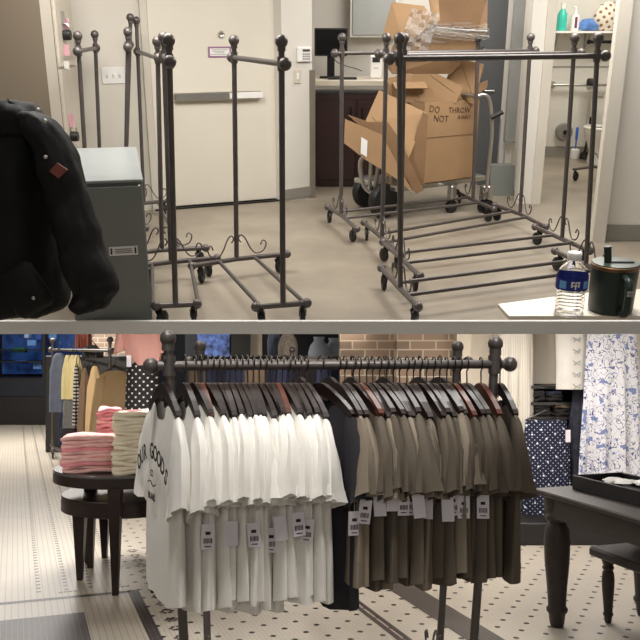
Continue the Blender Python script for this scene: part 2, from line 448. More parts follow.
# slate door, grey jamb and pillar
G1 = fl(500, 198); yg = G1.y
def bx(name, x0, x1, yy, y, m, z1=HU, th=.08, z0=0):
    a = ony(MU, x0, y, yy).x; b = ony(MU, x1, y, yy).x
    return struct(name, MB().box(((a+b)/2, yy+th/2, (z0+z1)/2), (b-a, th, z1-z0)), m, MU)
d2 = bpy.data.objects.new('door_2', None); COL.objects.link(d2); d2['kind'] = 'structure'
xg0 = ony(MU, 476, 100, 9.4).x; xg1 = ony(MU, 509, 100, 9.4).x
d2.matrix_basis = MU @ Matrix.Translation(((xg0+xg1)/2, 9.4, 0))
struct('door_leaf', MB().box((0, 0, 1.3), (xg1-xg0, .05, 2.58)), m_greydoor, parent=d2)
struct('door_handle', MB().tube([(-.1, -.03, 1.0), (-.1, -.07, 1.0), (0.0, -.07, 1.0)], .01), m_chrome, parent=d2)
z141 = ony(MU, 511, 141, 9.3).z
xa = ony(MU, 508.5, 60, 9.3).x; xb = ony(MU, 526, 60, 9.3).x; xc = ony(MU, 515, 141, 9.3).x
struct('door_3', MB().hex8([(xa, 9.2, z141), (xc, 9.2, z141), (xc, 9.26, z141), (xa, 9.26, z141)], [(xa, 9.2, HU), (xb+.07, 9.2, HU), (xb+.07, 9.26, HU), (xa, 9.26, HU)]), m_ltgrey, MU)
struct('wall_recess', MB().box(((xa+xb)/2+.1, 9.4, HU/2), (xb-xa+.25, .08, HU)), m_wallU2, MU)
pa = fl(523, 204); pa.x = ony(MU, 525, 110, pa.y).x; pbx = V((ony(MU, 548, 110, pa.y).x, pa.y, 0))
xt = pbx.x
struct('trim_3', MB().box(((pa.x+xt)/2, pa.y+.08, HU/2), (xt-pa.x, .16, HU)), m_wallU2, MU)
struct('trim_4', MB().box((xt-.045, pa.y-.012, HU/2), (.09, .025, HU)), m_frameU, MU)
st_ = MB()
for yy_ in (70, 92): 
    zz = ony(MU, 549, yy_, pa.y).z; st_.box((xt+.004, pa.y+.05, zz), (.006, .05, .1))
struct('trim_5', st_, m_chrome, MU)
# washroom beyond
yb = onz(MU, 570, 157).y
struct('wall_washroom', MB().box(((pa.x+5.8)/2+.2, yb+.05, HU/2), (5.8-pa.x, .1, HU)), m_wallU2, MU)
struct('baseboard_washroom', MB().box(((pa.x+5.8)/2+.2, yb-.01, .07), (5.8-pa.x, .02, .14)), m_base, MU)
zl = ony(MU, 570, 66.5, yb).z
struct('trim_6', MB().box((4.1, yb-.006, zl), (2.2, .012, .012)), m_ltgrey, MU)
struct('wall_washroom_left', MB().box((xt-.06, (pa.y+.2+yb)/2, HU/2), (.05, yb-pa.y-.2, HU)), m_wallU, MU)
# right wall in front
r0 = fl(602, 243); r1 = fl(609, 240); r0.x = ony(MU, 604, 140, r0.y).x; r1.x = ony(MU, 611, 140, r0.y).x
rw = MB().box((r0.x+.05, r0.y+.04, HU/2), (.1, .08, HU))
struct('trim_7', rw, m_frameU, MU)
struct('wall_right_return', MB().box((r1.x+.77, r0.y+.11, HU/2), (1.45, .06, HU)), m_wallU2, MU)
struct('baseboard_right', MB().box((r1.x+.75, r0.y+.07, .07), (1.44, .02, .13)), m_base, MU)

# washroom fittings
yS = yb-.15
z30 = ony(MU, 580, 31, yS).z
xs0 = ony(MU, 553, 31, yS).x; xs1 = ony(MU, 612, 31, yS).x
sh = empty('wall_shelf', 'white shelf with toiletries high on the washroom wall', 'shelf', ((xs0+xs1)/2, yS, z30), MU)
part('board', MB().box((.1, 0, -.012), (xs1-xs0+.2, .3, .025)), m_paper, sh)
for k in (-1, .25): part('bracket', MB().box((k*(xs1-xs0)*.42, .13, -.13), (.02, .02, .22)).tube([(k*(xs1-xs0)*.42, .12, -.22), (k*(xs1-xs0)*.42, -.1, -.03)], .008), m_ltgrey, sh)
def onS(x): return ony(MU, x, 31, yS-.03)
q = onS(561)
b_ = empty('mouthwash_bottle', 'teal plastic bottle at the left of the washroom shelf', 'bottle', (q.x, q.y, z30), MU)
part('body', MB().lathe([(.055, 0), (.06, .02), (.06, .2), (.03, .25), (.025, .27)], seg=16), m_teal, b_, smooth=True)
part('cap', MB().lathe([(.03, .26), (.03, .32), (.001, .325)], seg=14), m_paper, b_, smooth=True)
q = onS(574)
b_ = empty('lotion_bottle', 'white lotion bottle with a purple label next to the teal one', 'bottle', (q.x, q.y, z30), MU)
part('body', MB().lathe([(.05, 0), (.055, .02), (.055, .17), (.02, .21), (.02, .24)], seg=16), m_paper, b_, smooth=True)
part('label_strip', MB().box((0, -.055, .1), (.03, .006, .13)), m_purple, b_)
part('pump', MB().tube([(0, 0, .23), (0, 0, .28), (-.04, 0, .28)], .012), m_paper, b_)
q = onS(587)
def blob(cx, cy, cz_, sx, sy, sz, seed=0, n=18, rr=9, amp=.16):
    rnd = random.Random(seed); ph = [rnd.uniform(0, 6.3) for _ in range(6)]; mb = MB(); rings = []
    for j in range(rr+1):
        a = PI*j/rr; rings.append([])
        for k in range(n):
            f = 2*PI*k/n; w = 1+amp*(math.sin(3*f+ph[0]+2*a)+.7*math.sin(5*f+ph[1]-3*a)+.5*math.sin(7*a+ph[2]+f))
            rad = max(math.sin(a), .03)
            rings[-1].append((cx+sx*rad*math.cos(f)*w, cy+sy*rad*math.sin(f)*w, max(cz_-sz*math.cos(a)*w, 0)))
    return mb.loft(rings)
solo('cleaning_cloth', blob(0, 0, .06, .12, .09, .075, 3), m_blue, 'crumpled blue cloth on the washroom shelf', 'cloth', (q.x+.01, q.y, z30), MU, smooth=True)
m_pat = mat('patterned_bag_paper', (222, 214, 198), .7, var=.03); add_dots(m_pat, 0, 2, .07, .018, rgb(140, 100, 70), .6)
q = onS(606)
solo('toiletry_bag', blob(0, 0, .16, .17, .1, .18, 9, amp=.05), m_pat, 'cream bag with brown flecks on the shelf end', 'bag', (q.x, q.y, z30), MU, smooth=True)
zg = ony(MU, 580, 85, yb-.08).z
g0 = ony(MU, 554, 85, yb-.08).x; g1 = ony(MU, 618, 85, yb-.08).x
gb = empty('grab_bar', 'stainless grab bar across the washroom wall', 'grab bar', ((g0+g1)/2, yb, zg), MU)
hw = (g1-g0)/2
part('bar', MB().tube(cat([(-hw, -.01, 0), (-hw, -.07, 0), (-hw+.05, -.08, 0), (hw-.05, -.08, 0), (hw, -.07, 0), (hw, -.01, 0)], 4), .017, 10), m_chrome, gb, smooth=True)
for k in (-1, 1): part('flange', MB().lathe([(.045, 0), (.045, .01), (.02, .016)], seg=16).xf(Matrix.Translation((k*hw, 0, 0)) @ Matrix.Rotation(PI/2, 4, 'X')), m_chrome, gb, smooth=True)
zr = ony(MU, 595, 42, yb-.3).z
solo('shower_rail', MB().tube([(ony(MU, 590, 42, yb-.2).x, yb-.2, zr), (5.6, yb-.2, zr)], .02, 10).sph((ony(MU, 589, 42, yb-.2).x, yb-.2, zr), .03), m_blackmetal, 'dark rail running below the washroom shelf', 'rail', room=MU, smooth=True)
# paper roll holder, brush, plunger, toilet
q = ony(MU, 564.5, 132, yb-.06)
ph = empty('paper_holder', 'round grey steel paper holder on the washroom wall', 'paper holder', (q.x, yb, q.z), MU)
part('cover', MB().lathe([(.001, 0), (.11, 0), (.115, .03), (.1, .09), (.001, .1)], seg=24).xf(Matrix.Rotation(PI/2, 4, 'X')), mat('grey_plastic', (130, 128, 122), .4), ph, smooth=True)
part('spindle', MB().lathe([(.001, .1), (.03, .1), (.03, .115), (.001, .118)], seg=14).xf(Matrix.Rotation(PI/2, 4, 'X')), m_blackmetal, ph, smooth=True)
q = fl(574, 158.5); q.y = yb-.16
h1 = ony(MU, 575, 127, q.y).z
tb = empty('toilet_brush', 'toilet brush with blue handle in a white holder', 'toilet brush', (q.x, q.y, 0), MU)
part('holder', MB().lathe([(.06, 0), (.065, .02), (.06, .12), (.035, .13), (.001, .13)], seg=16), m_paper, tb, smooth=True)
part('handle', MB().tube([(0, 0, .12), (.0, 0, h1*.6)], .009).tube([(0, 0, h1*.6), (0, 0, h1*.95), (0, 0, h1)], [.016, .018, .008]), m_blueplas, tb, smooth=True)
q = onz(MU, 585, 159); q.y = yb-.17; q.x = ony(MU, 584.5, 155, q.y).x
h1 = ony(MU, 587, 117, q.y).z
pl = empty('plunger', 'black rubber plunger with a dark handle on the washroom floor', 'plunger', (q.x, q.y, 0), MU)
part('cup', MB().lathe([(.075, 0), (.08, .03), (.05, .07), (.02, .1), (.001, .1)], seg=18), m_black, pl, smooth=True)
part('handle', MB().tube([(0, 0, .08), (.03, 0, h1)], .014), m_blackmetal, pl, smooth=True)
q = fl(614, 176); qx = ony(MU, 599, 140, yb-.5).x
to = empty('toilet', 'white porcelain toilet half hidden by the washroom door frame', 'toilet', (qx, yb-.5, 0), MU)
prof = [(0, .02, .13, .2), (.15, 0, .11, .17), (.3, 0, .17, .24), (.40, 0, .2, .3), (.42, 0, .2, .3)]
part('bowl', MB().loft([[(rx*math.cos(2*PI*k/20), ry*math.sin(2*PI*k/20)-.02, z_) for k in range(20)] for z_, _, rx, ry in prof]), m_ceram, to, smooth=True)
sr = MB()
for (ro, z_) in ((1, .422), (1, .445)): pass
part('seat', MB().loft([[(s_*.2*math.cos(2*PI*k/24), s_*.3*math.sin(2*PI*k/24)-.02, z_) for k in range(24)] for s_, z_ in ((1, .42), (1.03, .43), (1.03, .445), (.98, .455), (.7, .455), (.68, .43))], cap=False), m_ceram, to, smooth=True)
part('flush_valve', MB().tube([(-.08, .3, .42), (-.08, .3, .86)], .022).tube([(-.08, .3, .8), (.08, .3, .8)], .03).lathe([(.05, .88), (.06, .9), (.06, .96), (.04, .98), (.001, .98)], (-.08, .3, 0), 16), m_chrome, to, smooth=True)
part('flush_cap', MB().lathe([(.055, .92), (.065, .94), (.065, 1.0), (.05, 1.02), (.001, 1.02)], (-.08, .3, 0), 16), m_black, to, smooth=True)

# ------------------------------------------------------------------ garment racks
def caster(mb_yoke, c, r, d):
    """yoke geometry; returns wheel geometry; d = direction the wheel rolls"""
    d = V((d.x, d.y, 0)).normalized(); n = V((-d.y, d.x, 0))
    mb_yoke.tube([c+V((0, 0, -.005)), c+V((0, 0, -.03))], .016, 8)
    w = c+V((0, 0, -(c.z-r)))+d*.02
    for k in (-1, 1): mb_yoke.hex8([w+n*k*.017-d*.012, w+n*k*.017+d*.012, w+n*k*.02+d*.012, w+n*k*.02-d*.012],
                                   [c+V((0, 0, -.03))+n*k*.017-d*.02, c+V((0, 0, -.03))+n*k*.017+d*.02, c+V((0, 0, -.03))+n*k*.02+d*.02, c+V((0, 0, -.03))+n*k*.02-d*.02])
    Mx = Matrix(((d.x, 0, n.x, w.x), (d.y, 0, n.y, w.y), (0, 1, 0, w.z), (0, 0, 0, 1)))
    return MB().lathe([(.008, -.013), (r-.006, -.013), (r, -.008), (r, .008), (r-.006, .013), (.008, .013)], seg=18).xf(Mx)
SC = [(.175, .085), (.19, .115), (.215, .095), (.195, .045), (.14, .03), (.1, .07), (.065, .14), (.035, .165), (.018, .14), (.035, .115)]
def rack(label, A, B, At, Bt, ea, eb, zr, group, room=MU, wall=.016, knob=.034, ext=.065, rails=(-.13, .13), tag=None, kneeA=1, kneeB=1):
    """A, B: foot points of the posts on the base bars; At, Bt: post tops; ea, eb: ((vector to one bar end),(to other))"""
    o = empty('garment_rack', label, 'garment rack', (A.x, A.y, 0), room, group=group)
    scr = kneeA, kneeB
    O = V((A.x, A.y, 0))
    A, B, At, Bt = A-O, B-O, At-O, Bt-O
    def ring(mb, p, r): mb.sph(p, r)
    rd = (V((B.x, B.y, 0))-V((A.x, A.y, 0))).normalized()
    for P, T, (e1, e2), sgn in ((A, At, ea, -1), (B, Bt, eb, 1)):
        part('post', MB().tube([P, T], wall, 12), m_steel, o, smooth=True)
        part('finial', MB().sph(T+V((0, 0, knob*.8)), knob).tube([T-V((0, 0, .02)), T+V((0, 0, .01))], wall*1.35, 12), m_steel, o, smooth=True)
        bar = part('base_bar', MB().tube([P+e1, P, P+e2], wall*1.05, 10), m_steel, o, smooth=True)
        for e in (e1, e2): part('bar_knob', MB().sph(P+e, knob*.85), m_steel, bar, smooth=True)
        for e in (e1, e2):
            c = P+e*.82; y = MB(); w = caster(y, c, .05, V((R.uniform(-.6, .6), 1, 0)))
            cs = part('caster', y, m_blackmetal, o); part('wheel', w, m_black, cs, smooth=True)
        for e in ((e1, e2) if scr[0 if sgn < 0 else 1] else ()):
            u = V((e.x, e.y, 0)).normalized()
            part('scroll', MB().tube(cat([P+u*a+V((0, 0, b)) for a, b in SC], 4), .005, 6), m_steel, o, smooth=True)
    # top rail at height zr on the posts
    def at(P, T, zz): return P.lerp(T, (zz-P.z)/(T.z-P.z))
    ra = at(A, At, zr); rb = at(B, Bt, zr); dr_ = (rb-ra).normalized()
    rl = part('top_rail', MB().tube([ra-dr_*(ext-.02), rb+dr_*(ext-.02)], wall*1.0, 12), m_steel, o, smooth=True)
    for P, s_ in ((ra, -1), (rb, 1)):
        part('rail_knob', MB().sph(P+dr_*s_*ext, knob), m_steel, rl, smooth=True)
        part('rail_collar', MB().tube([P-V((0, 0, .035)), P+V((0, 0, .035))], wall*1.4, 12), m_steel, rl, smooth=True)
    ua, ub = (ea[1]-ea[0]).normalized(), (eb[1]-eb[0]).normalized()
    for k in rails: part('bottom_rail', MB().tube([A+ua*k, B+ub*k], wall*.8, 8), m_steel, o, smooth=True)
    return o
ZB = .13
def bp(x, y): return onz(MU, x, y, ZB)
def urack(label, pa, pb, ta, tb, ka, kb, group, railA=None, zr=None, **kw):
    A, B = bp(*pa), bp(*pb)
    At, Bt = ony(MU, *ta, A.y), ony(MU, *tb, B.y)
    ea = [bp(*k)-A for k in ka]; eb = [bp(*k)-B for k in kb]
    return rack(label, A, B, At, Bt, ea, eb, zr or min(At.z, Bt.z)-.075, group, **kw)
gR = 'bare racks nested on the right'; gL = 'bare racks on the left'
urack('empty gunmetal rack furthest back, right in front of the cardboard boxes', (341, 215), (473, 200), (342, 41), (478, 42), ((327.5, 207), (357, 229)), ((457, 192), (494, 209)), gR)
urack('empty gunmetal rack, second from the cardboard boxes', (382, 238), (520, 214), (386.5, 42), (530.5, 41), ((364, 222.5), (402, 255)), ((494.6, 205), (546, 227)), gR)
urack('empty gunmetal rack, second from the front of the nested row', (400.5, 258), (562, 239), (404, 43), (574.5, 42), ((382.7, 242), (420, 276)), ((535, 227), (590, 251)), gR)
urack('empty gunmetal rack at the very front of the nested row', (400.5, 289), (586, 265), (399.5, 44), (597.8, 43), ((381.5, 268), (418, 307)), ((555, 251), (612, 277)), gR, zr=None)
urack('empty rack seen end-on in front of the cream door', (236.6, 259), (283, 305), (234, 45), (281.5, 47), ((192, 266), (287, 254)), ((256, 307), (307, 303)), gL, kneeB=0)
urack('empty rack with the thickest near post, beside the grey cabinet', (171, 262), (175.5, 305), (163.6, 42), (169, 46), ((140, 266), (217, 258)), ((156, 306), (197, 304)), gL, kneeB=0)
urack('empty rack with its rail slanting back to the wall, left of the cream door', (144, 203), (162, 250), (136.5, 24), (157.5, 46), ((122, 205), (168, 201)), ((130, 254), (206, 248)), gL)
urack('empty rack nearly edge-on behind the grey cabinet', (125, 205), (125, 230), (130.5, 21), (128, 36), ((110, 207), (142, 203)), ((108, 233), (146, 228)), gL)
urack('empty short-looking rack above the left end of the grey cabinet', (102, 207), (90, 234), (95, 38), (78, 40), ((90, 209), (116, 206)), ((76, 235), (110, 229)), gL)

# ------------------------------------------------------------------ grey cabinet
cb = fl(153, 327); yc = cb.y
xc1 = cb.x; xc0 = ony(MU, 78, 319.5, yc).x; hc = ony(MU, 146, 179, yc).z
qd = onz(MU, 147, 146, hc); dpt = qd.y-yc
w_ = xc1-xc0; ac = .225
fc = empty('filing_cabinet', 'grey steel cabinet with a white label plate, beside the black parka', 'cabinet', (xc1-w_/2*math.cos(ac), yc-w_/2*math.sin(ac), 0), MU, rz=ac)
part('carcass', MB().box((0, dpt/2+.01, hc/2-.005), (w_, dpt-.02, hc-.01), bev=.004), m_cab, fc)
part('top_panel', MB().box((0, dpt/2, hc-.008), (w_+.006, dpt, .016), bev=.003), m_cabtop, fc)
dr_ = part('door', MB().box((0, .0, hc/2-.01), (w_-.012, .018, hc-.05), bev=.003), m_cab, fc)
zpl = ony(MU, 124, 249, yc).z; xpl = ony(MU, 124, 249, yc).x-(xc0+xc1)/2
lp = part('label_holder', MB().box((xpl, -.012, zpl), (.155, .006, .05), bev=.001), m_paper, dr_, label='white label plate')
part('screw', MB().sph((w_/2-.02, -.009, hc-.035), .006), m_chrome, fc)
ins = MB()
for k in (-1, 1): ins.box((xpl+k*.065, -.016, zpl), (.009, .003, .034))
for k in range(3): ins.box((xpl, -.016, zpl-.01+.01*k), (.09, .002, .003))
part('label_print', ins, m_ink, fc)

# lockers on the left
yl = 6.7
lx1 = ony(MU, 56, 60, yl).x; ly2 = 7.3
lx2 = ony(MU, 75, 60, ly2).x
lk = empty('locker', 'tall taupe locker with two narrow padlocked doors', 'locker', (lx1-.5, yl, 0), MU)
a = V((0.5, 0, 0)); b = V((lx2-lx1+.5, ly2-yl, 0))
part('side_panel', MB().box((.1, .012, 1.05), (.8, .02, 2.1)), m_locker, lk)
part('carcass', MB().hex8([(-.3, .02, 0), a, b, (-.3, ly2-yl, 0)], [p+V((0, 0, 2.1)) for p in (V((-.3, .02, 0)), a, b, V((-.3, ly2-yl, 0)))]), m_lockerf, lk)
dd = (b-a).normalized(); nn = V((dd.y, -dd.x, 0))
L_ = (b-a).length
for z0, z1 in ((.05, 1.32), (1.34, 2.07)):
    p = a+dd*.05+nn*.001; q = a+dd*(L_-.05)+nn*.001
    dm = MB().hex8([p+V((0, 0, z0)), q+V((0, 0, z0)), q+nn*.02+V((0, 0, z0)), p+nn*.02+V((0, 0, z0))], [p+V((0, 0, z1)), q+V((0, 0, z1)), q+nn*.02+V((0, 0, z1)), p+nn*.02+V((0, 0, z1))])
    ld = part('door', dm, m_lockerf, lk)
    for zz in (z0+.15, z1-.15): part('hinge', MB().tube([q+nn*.03+V((0, 0, zz-.06)), q+nn*.03+V((0, 0, zz+.06))], .012), m_chrome, ld)
    part('latch', MB().box(a+dd*.2+nn*.03+V((0, 0, z0+.28 if z0 < 1 else z0+.35)), (.03, .03, .09)), m_chrome, ld)
def onL(x, y):
    return online(MU, x, y, V((lx1, yl, 0)), V((lx2, ly2, 0)))+V((.05, -.03, 0))
for n_, (x, y) in (('padlock on the upper locker door', (61.5, 35)), ('padlock on the lower locker door', (69, 136))):
    q = onL(x, y)
    pk = empty('padlock', 'black combination '+n_, 'padlock', (q.x, q.y, q.z), MU)
    part('body', MB().lathe([(.001, -.03), (.036, -.03), (.04, 0), (.036, .03), (.001, .03)], seg=16).xf(Matrix.Rotation(PI/2, 4, 'Y')), m_black, pk, smooth=True)
    part('shackle', MB().tube(cat([(-.02, 0, .02), (-.02, 0, .06), (0, 0, .08), (.02, 0, .06), (.02, 0, .02)], 4), .006, 6), m_chrome, pk, smooth=True)
for n_, (x, y), m_, sz in (('pink tag above the upper padlock', (62, 25), m_pink, .09), ('pink tag below the upper padlock', (62, 50), m_pink, .08), ('white sticker low on the upper locker door', (62, 65), m_paper, .06), ('pink tag above the lower padlock', (67, 120), m_pink, .1)):
    q = onL(x, y); solo('paper_tag', MB().box((0, 0, 0), (.05, .004, sz), rot=Matrix.Rotation(-.5, 3, 'Z'), bev=.001), m_, n_+' ' + 'on the taupe locker' if 'locker' not in n_ else n_, 'tag', (q.x, q.y-.02, q.z), MU, group='paper tags on the locker')

# ------------------------------------------------------------------ black parka at the left edge
YP = 3.3
def jp(x, y, dy=0): return ony(MU, x, y, YP+dy)
def sect(c, rx, ry, n=24, ph=0, amp=.03):
    return [c+V((rx*math.cos(2*PI*k/n), ry*math.sin(2*PI*k/n), 0))*(1+amp*math.sin(3*2*PI*k/n+ph)) for k in range(n)]
pk = empty('parka', 'black hooded parka with a red-brown leather diamond patch', 'jacket', jp(20, 200), MU)
O = jp(20, 200)
def jl(x, y, dy=0): return jp(x, y, dy)-O
rings = []
for i_, (y, x0, x1, ry) in enumerate(((101, -18, 18, .05), (106, -30, 30, .1), (122, -35, 46, .15), (150, -38, 56, .17), (190, -40, 58, .18), (230, -40, 60, .18), (270, -40, 64, .18), (300, -40, 67, .17), (313, -40, 68, .16))):
    a_ = jl(x0, y); b_ = jl(x1, y); rings.append(sect((a_+b_)/2, (b_-a_).length/2, ry, ph=i_*.9))
jb = part('body', MB().loft(rings), m_jacket, pk, smooth=True)
rings = []
sl = ((112, 14, 34, .05), (119, 20, 50, .09), (133, 28, 62, .11), (150, 36, 76, .11), (180, 43, 84, .11), (210, 50, 93, .115), (240, 55, 102, .11), (262, 62, 110, .105), (280, 67, 118, .1), (291, 74, 117, .09), (300, 70, 109, .09), (310, 66, 108, .085))
for i_, (y, x0, x1, ry) in enumerate(sl):
    a_ = jl(x0, y, -.14); b_ = jl(x1, y, -.14); rings.append(sect((a_+b_)/2, (b_-a_).length/2, ry, ph=i_*1.3, amp=.035))
js = part('sleeve', MB().loft(rings), m_jacket2, pk, smooth=True)
for o_, st_, sc_ in ((jb, .05, .16), (js, .032, .09)):
    sm = o_.modifiers.new('smooth', 'SUBSURF'); sm.levels = sm.render_levels = 2
    tx = bpy.data.textures.new('wrinkle', 'CLOUDS'); tx.noise_scale = sc_; tx.noise_depth = 2
    dm = o_.modifiers.new('wrinkles', 'DISPLACE'); dm.texture = tx; dm.strength = st_; dm.mid_level = .5; dm.texture_coords = 'LOCAL'
part('hood', blob(0, 0, .09, .13, .12, .07, 4, amp=.08).xf(Matrix.Translation(jl(14, 146, -.06))), m_jacket, pk, smooth=True)
n0 = jl(56, 172, -.285)
part('leather_patch', MB().prism([(-.03, 0), (.0, .028), (.034, .004), (.0, -.026)], n0+V((0, .02, 0)), (1, 0, 0), (0, .05, 1), (0, .012, 0)), m_leather, pk, label='red-brown leather diamond patch')
for x, y, dd_ in ((38, 110, -.25), (45, 121, -.26), (45.5, 157, -.27), (33.5, 298, -.2)):
    part('snap_button', MB().sph(jl(x, y, dd_), .008, 10, 6), m_chrome, pk, smooth=True)
pkt = MB().box(jl(24, 290, -.17), (.17, .05, .2), rot=Matrix.Rotation(-.5, 3, 'Y'), bev=.03)
part('pocket_flap', pkt, m_jacket2, pk, smooth=True)

# ------------------------------------------------------------------ counter top with bottle and tumbler
ZT = .78
t1 = onz(MU, 498, 304, ZT); t2 = onz(MU, 553, 293, ZT); t3 = onz(MU, 498, 318.5, ZT)
yn = onz(MU, 640, 316, ZT).y
tl = empty('side_table', 'white table top at the lower right with a water bottle on it', 'table', (t1.x, yn, 0), MU)
wt = 1.1; dt = t1.y-yn
def tp(x, y, z=0): return V((x, y, ZT+z))
poly = [(0.01, 0), (wt, 0), (wt, dt+.3), (.3, dt+.12), (0.0, dt)]
part('table_top', MB().prism(poly, (0, 0, ZT-.012), (1, 0, 0), (0, 1, 0), (0, 0, .012)), mat('cream_laminate', (225, 214, 196), .4, var=.02), tl)
part('leg', MB().box((wt-.1, .2, ZT/2-.01), (.05, .05, ZT-.02)), m_white, tl)
part('leg', MB().box((wt-.1, dt+.1, ZT/2-.01), (.05, .05, ZT-.02)), m_white, tl)
# water bottle
gl = bpy.data.materials.new('clear_plastic'); gl.use_nodes = True
gb_ = gl.node_tree.nodes['Principled BSDF']; gb_.inputs['Transmission Weight'].default_value = 1; gb_.inputs['Roughness'].default_value = .04
gb_.inputs['IOR'].default_value = 1.15; gb_.inputs['Base Color'].default_value = (.96, .97, .98, 1)
qb = onz(MU, 570.5, 314, ZT); yB = qb.y
sc = (ony(MU, 587, 290, yB)-ony(MU, 555, 290, yB)).length/2
HB = ony(MU, 572, 252, yB).z-ZT
bt = empty('water_bottle', 'clear plastic water bottle with a blue label and white cap', 'bottle', (ony(MU, 571, 290, yB).x, yB, ZT), MU)
k_ = HB
pr = [(.001, 0), (sc*.8, 0), (sc*.9, .02*k_)]
for i in range(7): pr += [(sc*.9, (.04+.055*i)*k_), (sc*.83, (.067+.055*i)*k_)]
pr += [(sc*.97, .43*k_), (sc*.97, .62*k_), (sc*.95, .66*k_), (sc*.8, .74*k_), (sc*.5, .84*k_), (sc*.33, .88*k_), (sc*.33, .9*k_)]
part('body', MB().lathe(pr, seg=28), gl, bt, smooth=True)
m_lab = mat('royal_blue_label', (22, 40, 130), .35, var=.05)
lb = part('label_band', MB().lathe([(sc*.985, .44*k_), (sc*.985, .62*k_)], seg=28, cap=False), m_lab, bt, smooth=True, label='blue paper label')
m_sky = mat('sky_blue_print', (110, 170, 220), .35, var=.15, vs=60)
for a0, a1 in ((-PI/2-1.1, -PI/2-.62), (-PI/2+.5, -PI/2+1.3)):
    n = 8; r_ = sc*.992; sk = MB()
    sk.loft([[(r_*math.cos(a0+(a1-a0)*i/n), r_*math.sin(a0+(a1-a0)*i/n), zz*k_) for i in range(n+1)] for zz in (.47, .59)], cap=False, closed=False)
    part('label_panel', sk, m_sky, lb)
lg = MB()
def curvedrect(x0, x1, z0, z1):
    r_ = sc*.998; n = 4
    lg.loft([[(r_*math.sin(x0+(x1-x0)*i/n), -r_*math.cos(x0+(x1-x0)*i/n), zz*k_) for i in range(n+1)] for zz in (z0, z1)], cap=False, closed=False)
curvedrect(-.32, -.22, .5, .58); curvedrect(-.08, .0, .47, .57); curvedrect(.12, .2, .5, .58); curvedrect(-.32, -.1, .57, .59); curvedrect(-.04, .22, .57, .59); curvedrect(-.2, .1, .52, .535)
part('label_emblem', lg, m_paper, lb)
part('cap', MB().lathe([(sc*.42, .885*k_), (sc*.44, .9*k_), (sc*.44, .985*k_), (sc*.4, k_), (.001, k_)], seg=20), m_paper, bt, smooth=True)
# tumbler
qt = onz(MU, 612, 319, ZT); yT = min(qt.y, yB-.05); yT = yn+.06
cx = ony(MU, 609, 300, yT); xL = ony(MU, 588, 300, yT).x; xR = ony(MU, 634, 300, yT).x
rt = (xR-xL)/2; HT = ony(MU, 612, 262, yT).z-ZT
tm = empty('tumbler', 'dark green lidded tumbler with straw and side handle', 'tumbler', ((xL+xR)/2, yT, ZT), MU)
part('cup', MB().lathe([(.001, 0), (rt*.9, 0), (rt*.94, .01), (rt, HT*.96)], seg=32, cap=False), m_green, tm, smooth=True)
part('rim_band', MB().lathe([(rt*1.0, HT*.9), (rt*1.025, HT*.91), (rt*1.025, HT*.97), (rt*.98, HT*.98)], seg=32, cap=False), m_copper, tm, smooth=True, label='copper coloured rim band')
part('lid', MB().lathe([(rt*.99, HT*.95), (rt*.97, HT*1.0), (rt*.6, HT*1.005), (.001, HT*1.005)], seg=32), mat('green_plastic_lid', (62, 74, 66), .3), tm, smooth=True)
part('slider', MB().box((.01, -.01, HT*1.012), (rt*1.2, rt*.18, .006), bev=.002), m_black, tm)
part('straw', MB().tube([(-rt*.35, -.005, HT*.98), (-rt*.45, -.005, HT*1.33)], .0115, 12), m_green, tm, smooth=True)
hd = cat([(rt*.1, -rt*.98, HT*.8), (rt*.1, -rt*1.5, HT*.78), (rt*.1, -rt*1.65, HT*.6), (rt*.1, -rt*1.6, HT*.2), (rt*.1, -rt*1.2, HT*.1), (rt*.1, -rt*.95, HT*.1)], 5)
part('handle', MB().tube(hd, rt*.17, 10), m_green, tm, smooth=True)
lgm = MB().box((rt*.1, -rt*1.84, HT*.62), (.018, .003, .006)).box((rt*.1, -rt*1.84, HT*.56), (.018, .003, .006)).box((rt*.05, -rt*1.84, HT*.59), (.003, .003, .012))
part('emblem', lgm, m_ltgrey, tm)

# ------------------------------------------------------------------ platform trolley with the boxes
def oriented(P, yaw, M0=MU): return M0 @ Matrix.Translation(P) @ Matrix.Rotation(yaw, 4, 'Z')
Ybox = 7.7
bl = ony(MU, 421, 185, Ybox); br = ony(MU, 478, 178, Ybox+.12)
zdeck = .3
c1 = onz(MU, 421, 184, zdeck); c2 = onz(MU, 475, 177, zdeck)
dbx = (c2-c1); dbx.z = 0; wbx = dbx.length; yaw = math.atan2(dbx.y, dbx.x)
m_pen = mat('brown_marker_ink', (84, 62, 48), .8)
tr = empty('platform_truck', 'silver platform truck with black tyres under the cardboard boxes', 'hand truck', None, M=oriented(V((c1.x, c1.y, 0)), yaw))
iT = (MU.inverted() @ tr.matrix_basis).inverted()
part('deck', MB().box((wbx*.45, .35, zdeck-.03), (wbx+.45, .62, .05), bev=.01), m_chrome, tr)
wl = [iT @ ony(MU, 384, 183, c1.y-.03), iT @ ony(MU, 367, 172, c1.y+.45)]
def bigwheel(c, r, t):
    c = V((c.x, c.y, r)); Mx = Matrix.Translation(c) @ Matrix.Rotation(PI/2, 4, 'X')
    w = part('wheel', MB().lathe([(r*.5, -t), (r*.9, -t), (r, -t*.5), (r, t*.5), (r*.9, t), (r*.5, t)], seg=28).xf(Mx), m_black, tr, smooth=True)
    part('hub', MB().lathe([(.001, -t*.7), (r*.55, -t*.7), (r*.55, t*.7), (.001, t*.7)], seg=20).xf(Mx), m_ltgrey, w, smooth=True)
bigwheel(wl[0], .155, .045); bigwheel(wl[1], .155, .045)
side = [iT @ ony(MU, x, y, c1.y+.1) for x, y in ((362, 158), (388, 160), (390, 192), (380, 196), (364, 186))]
fr = MB()
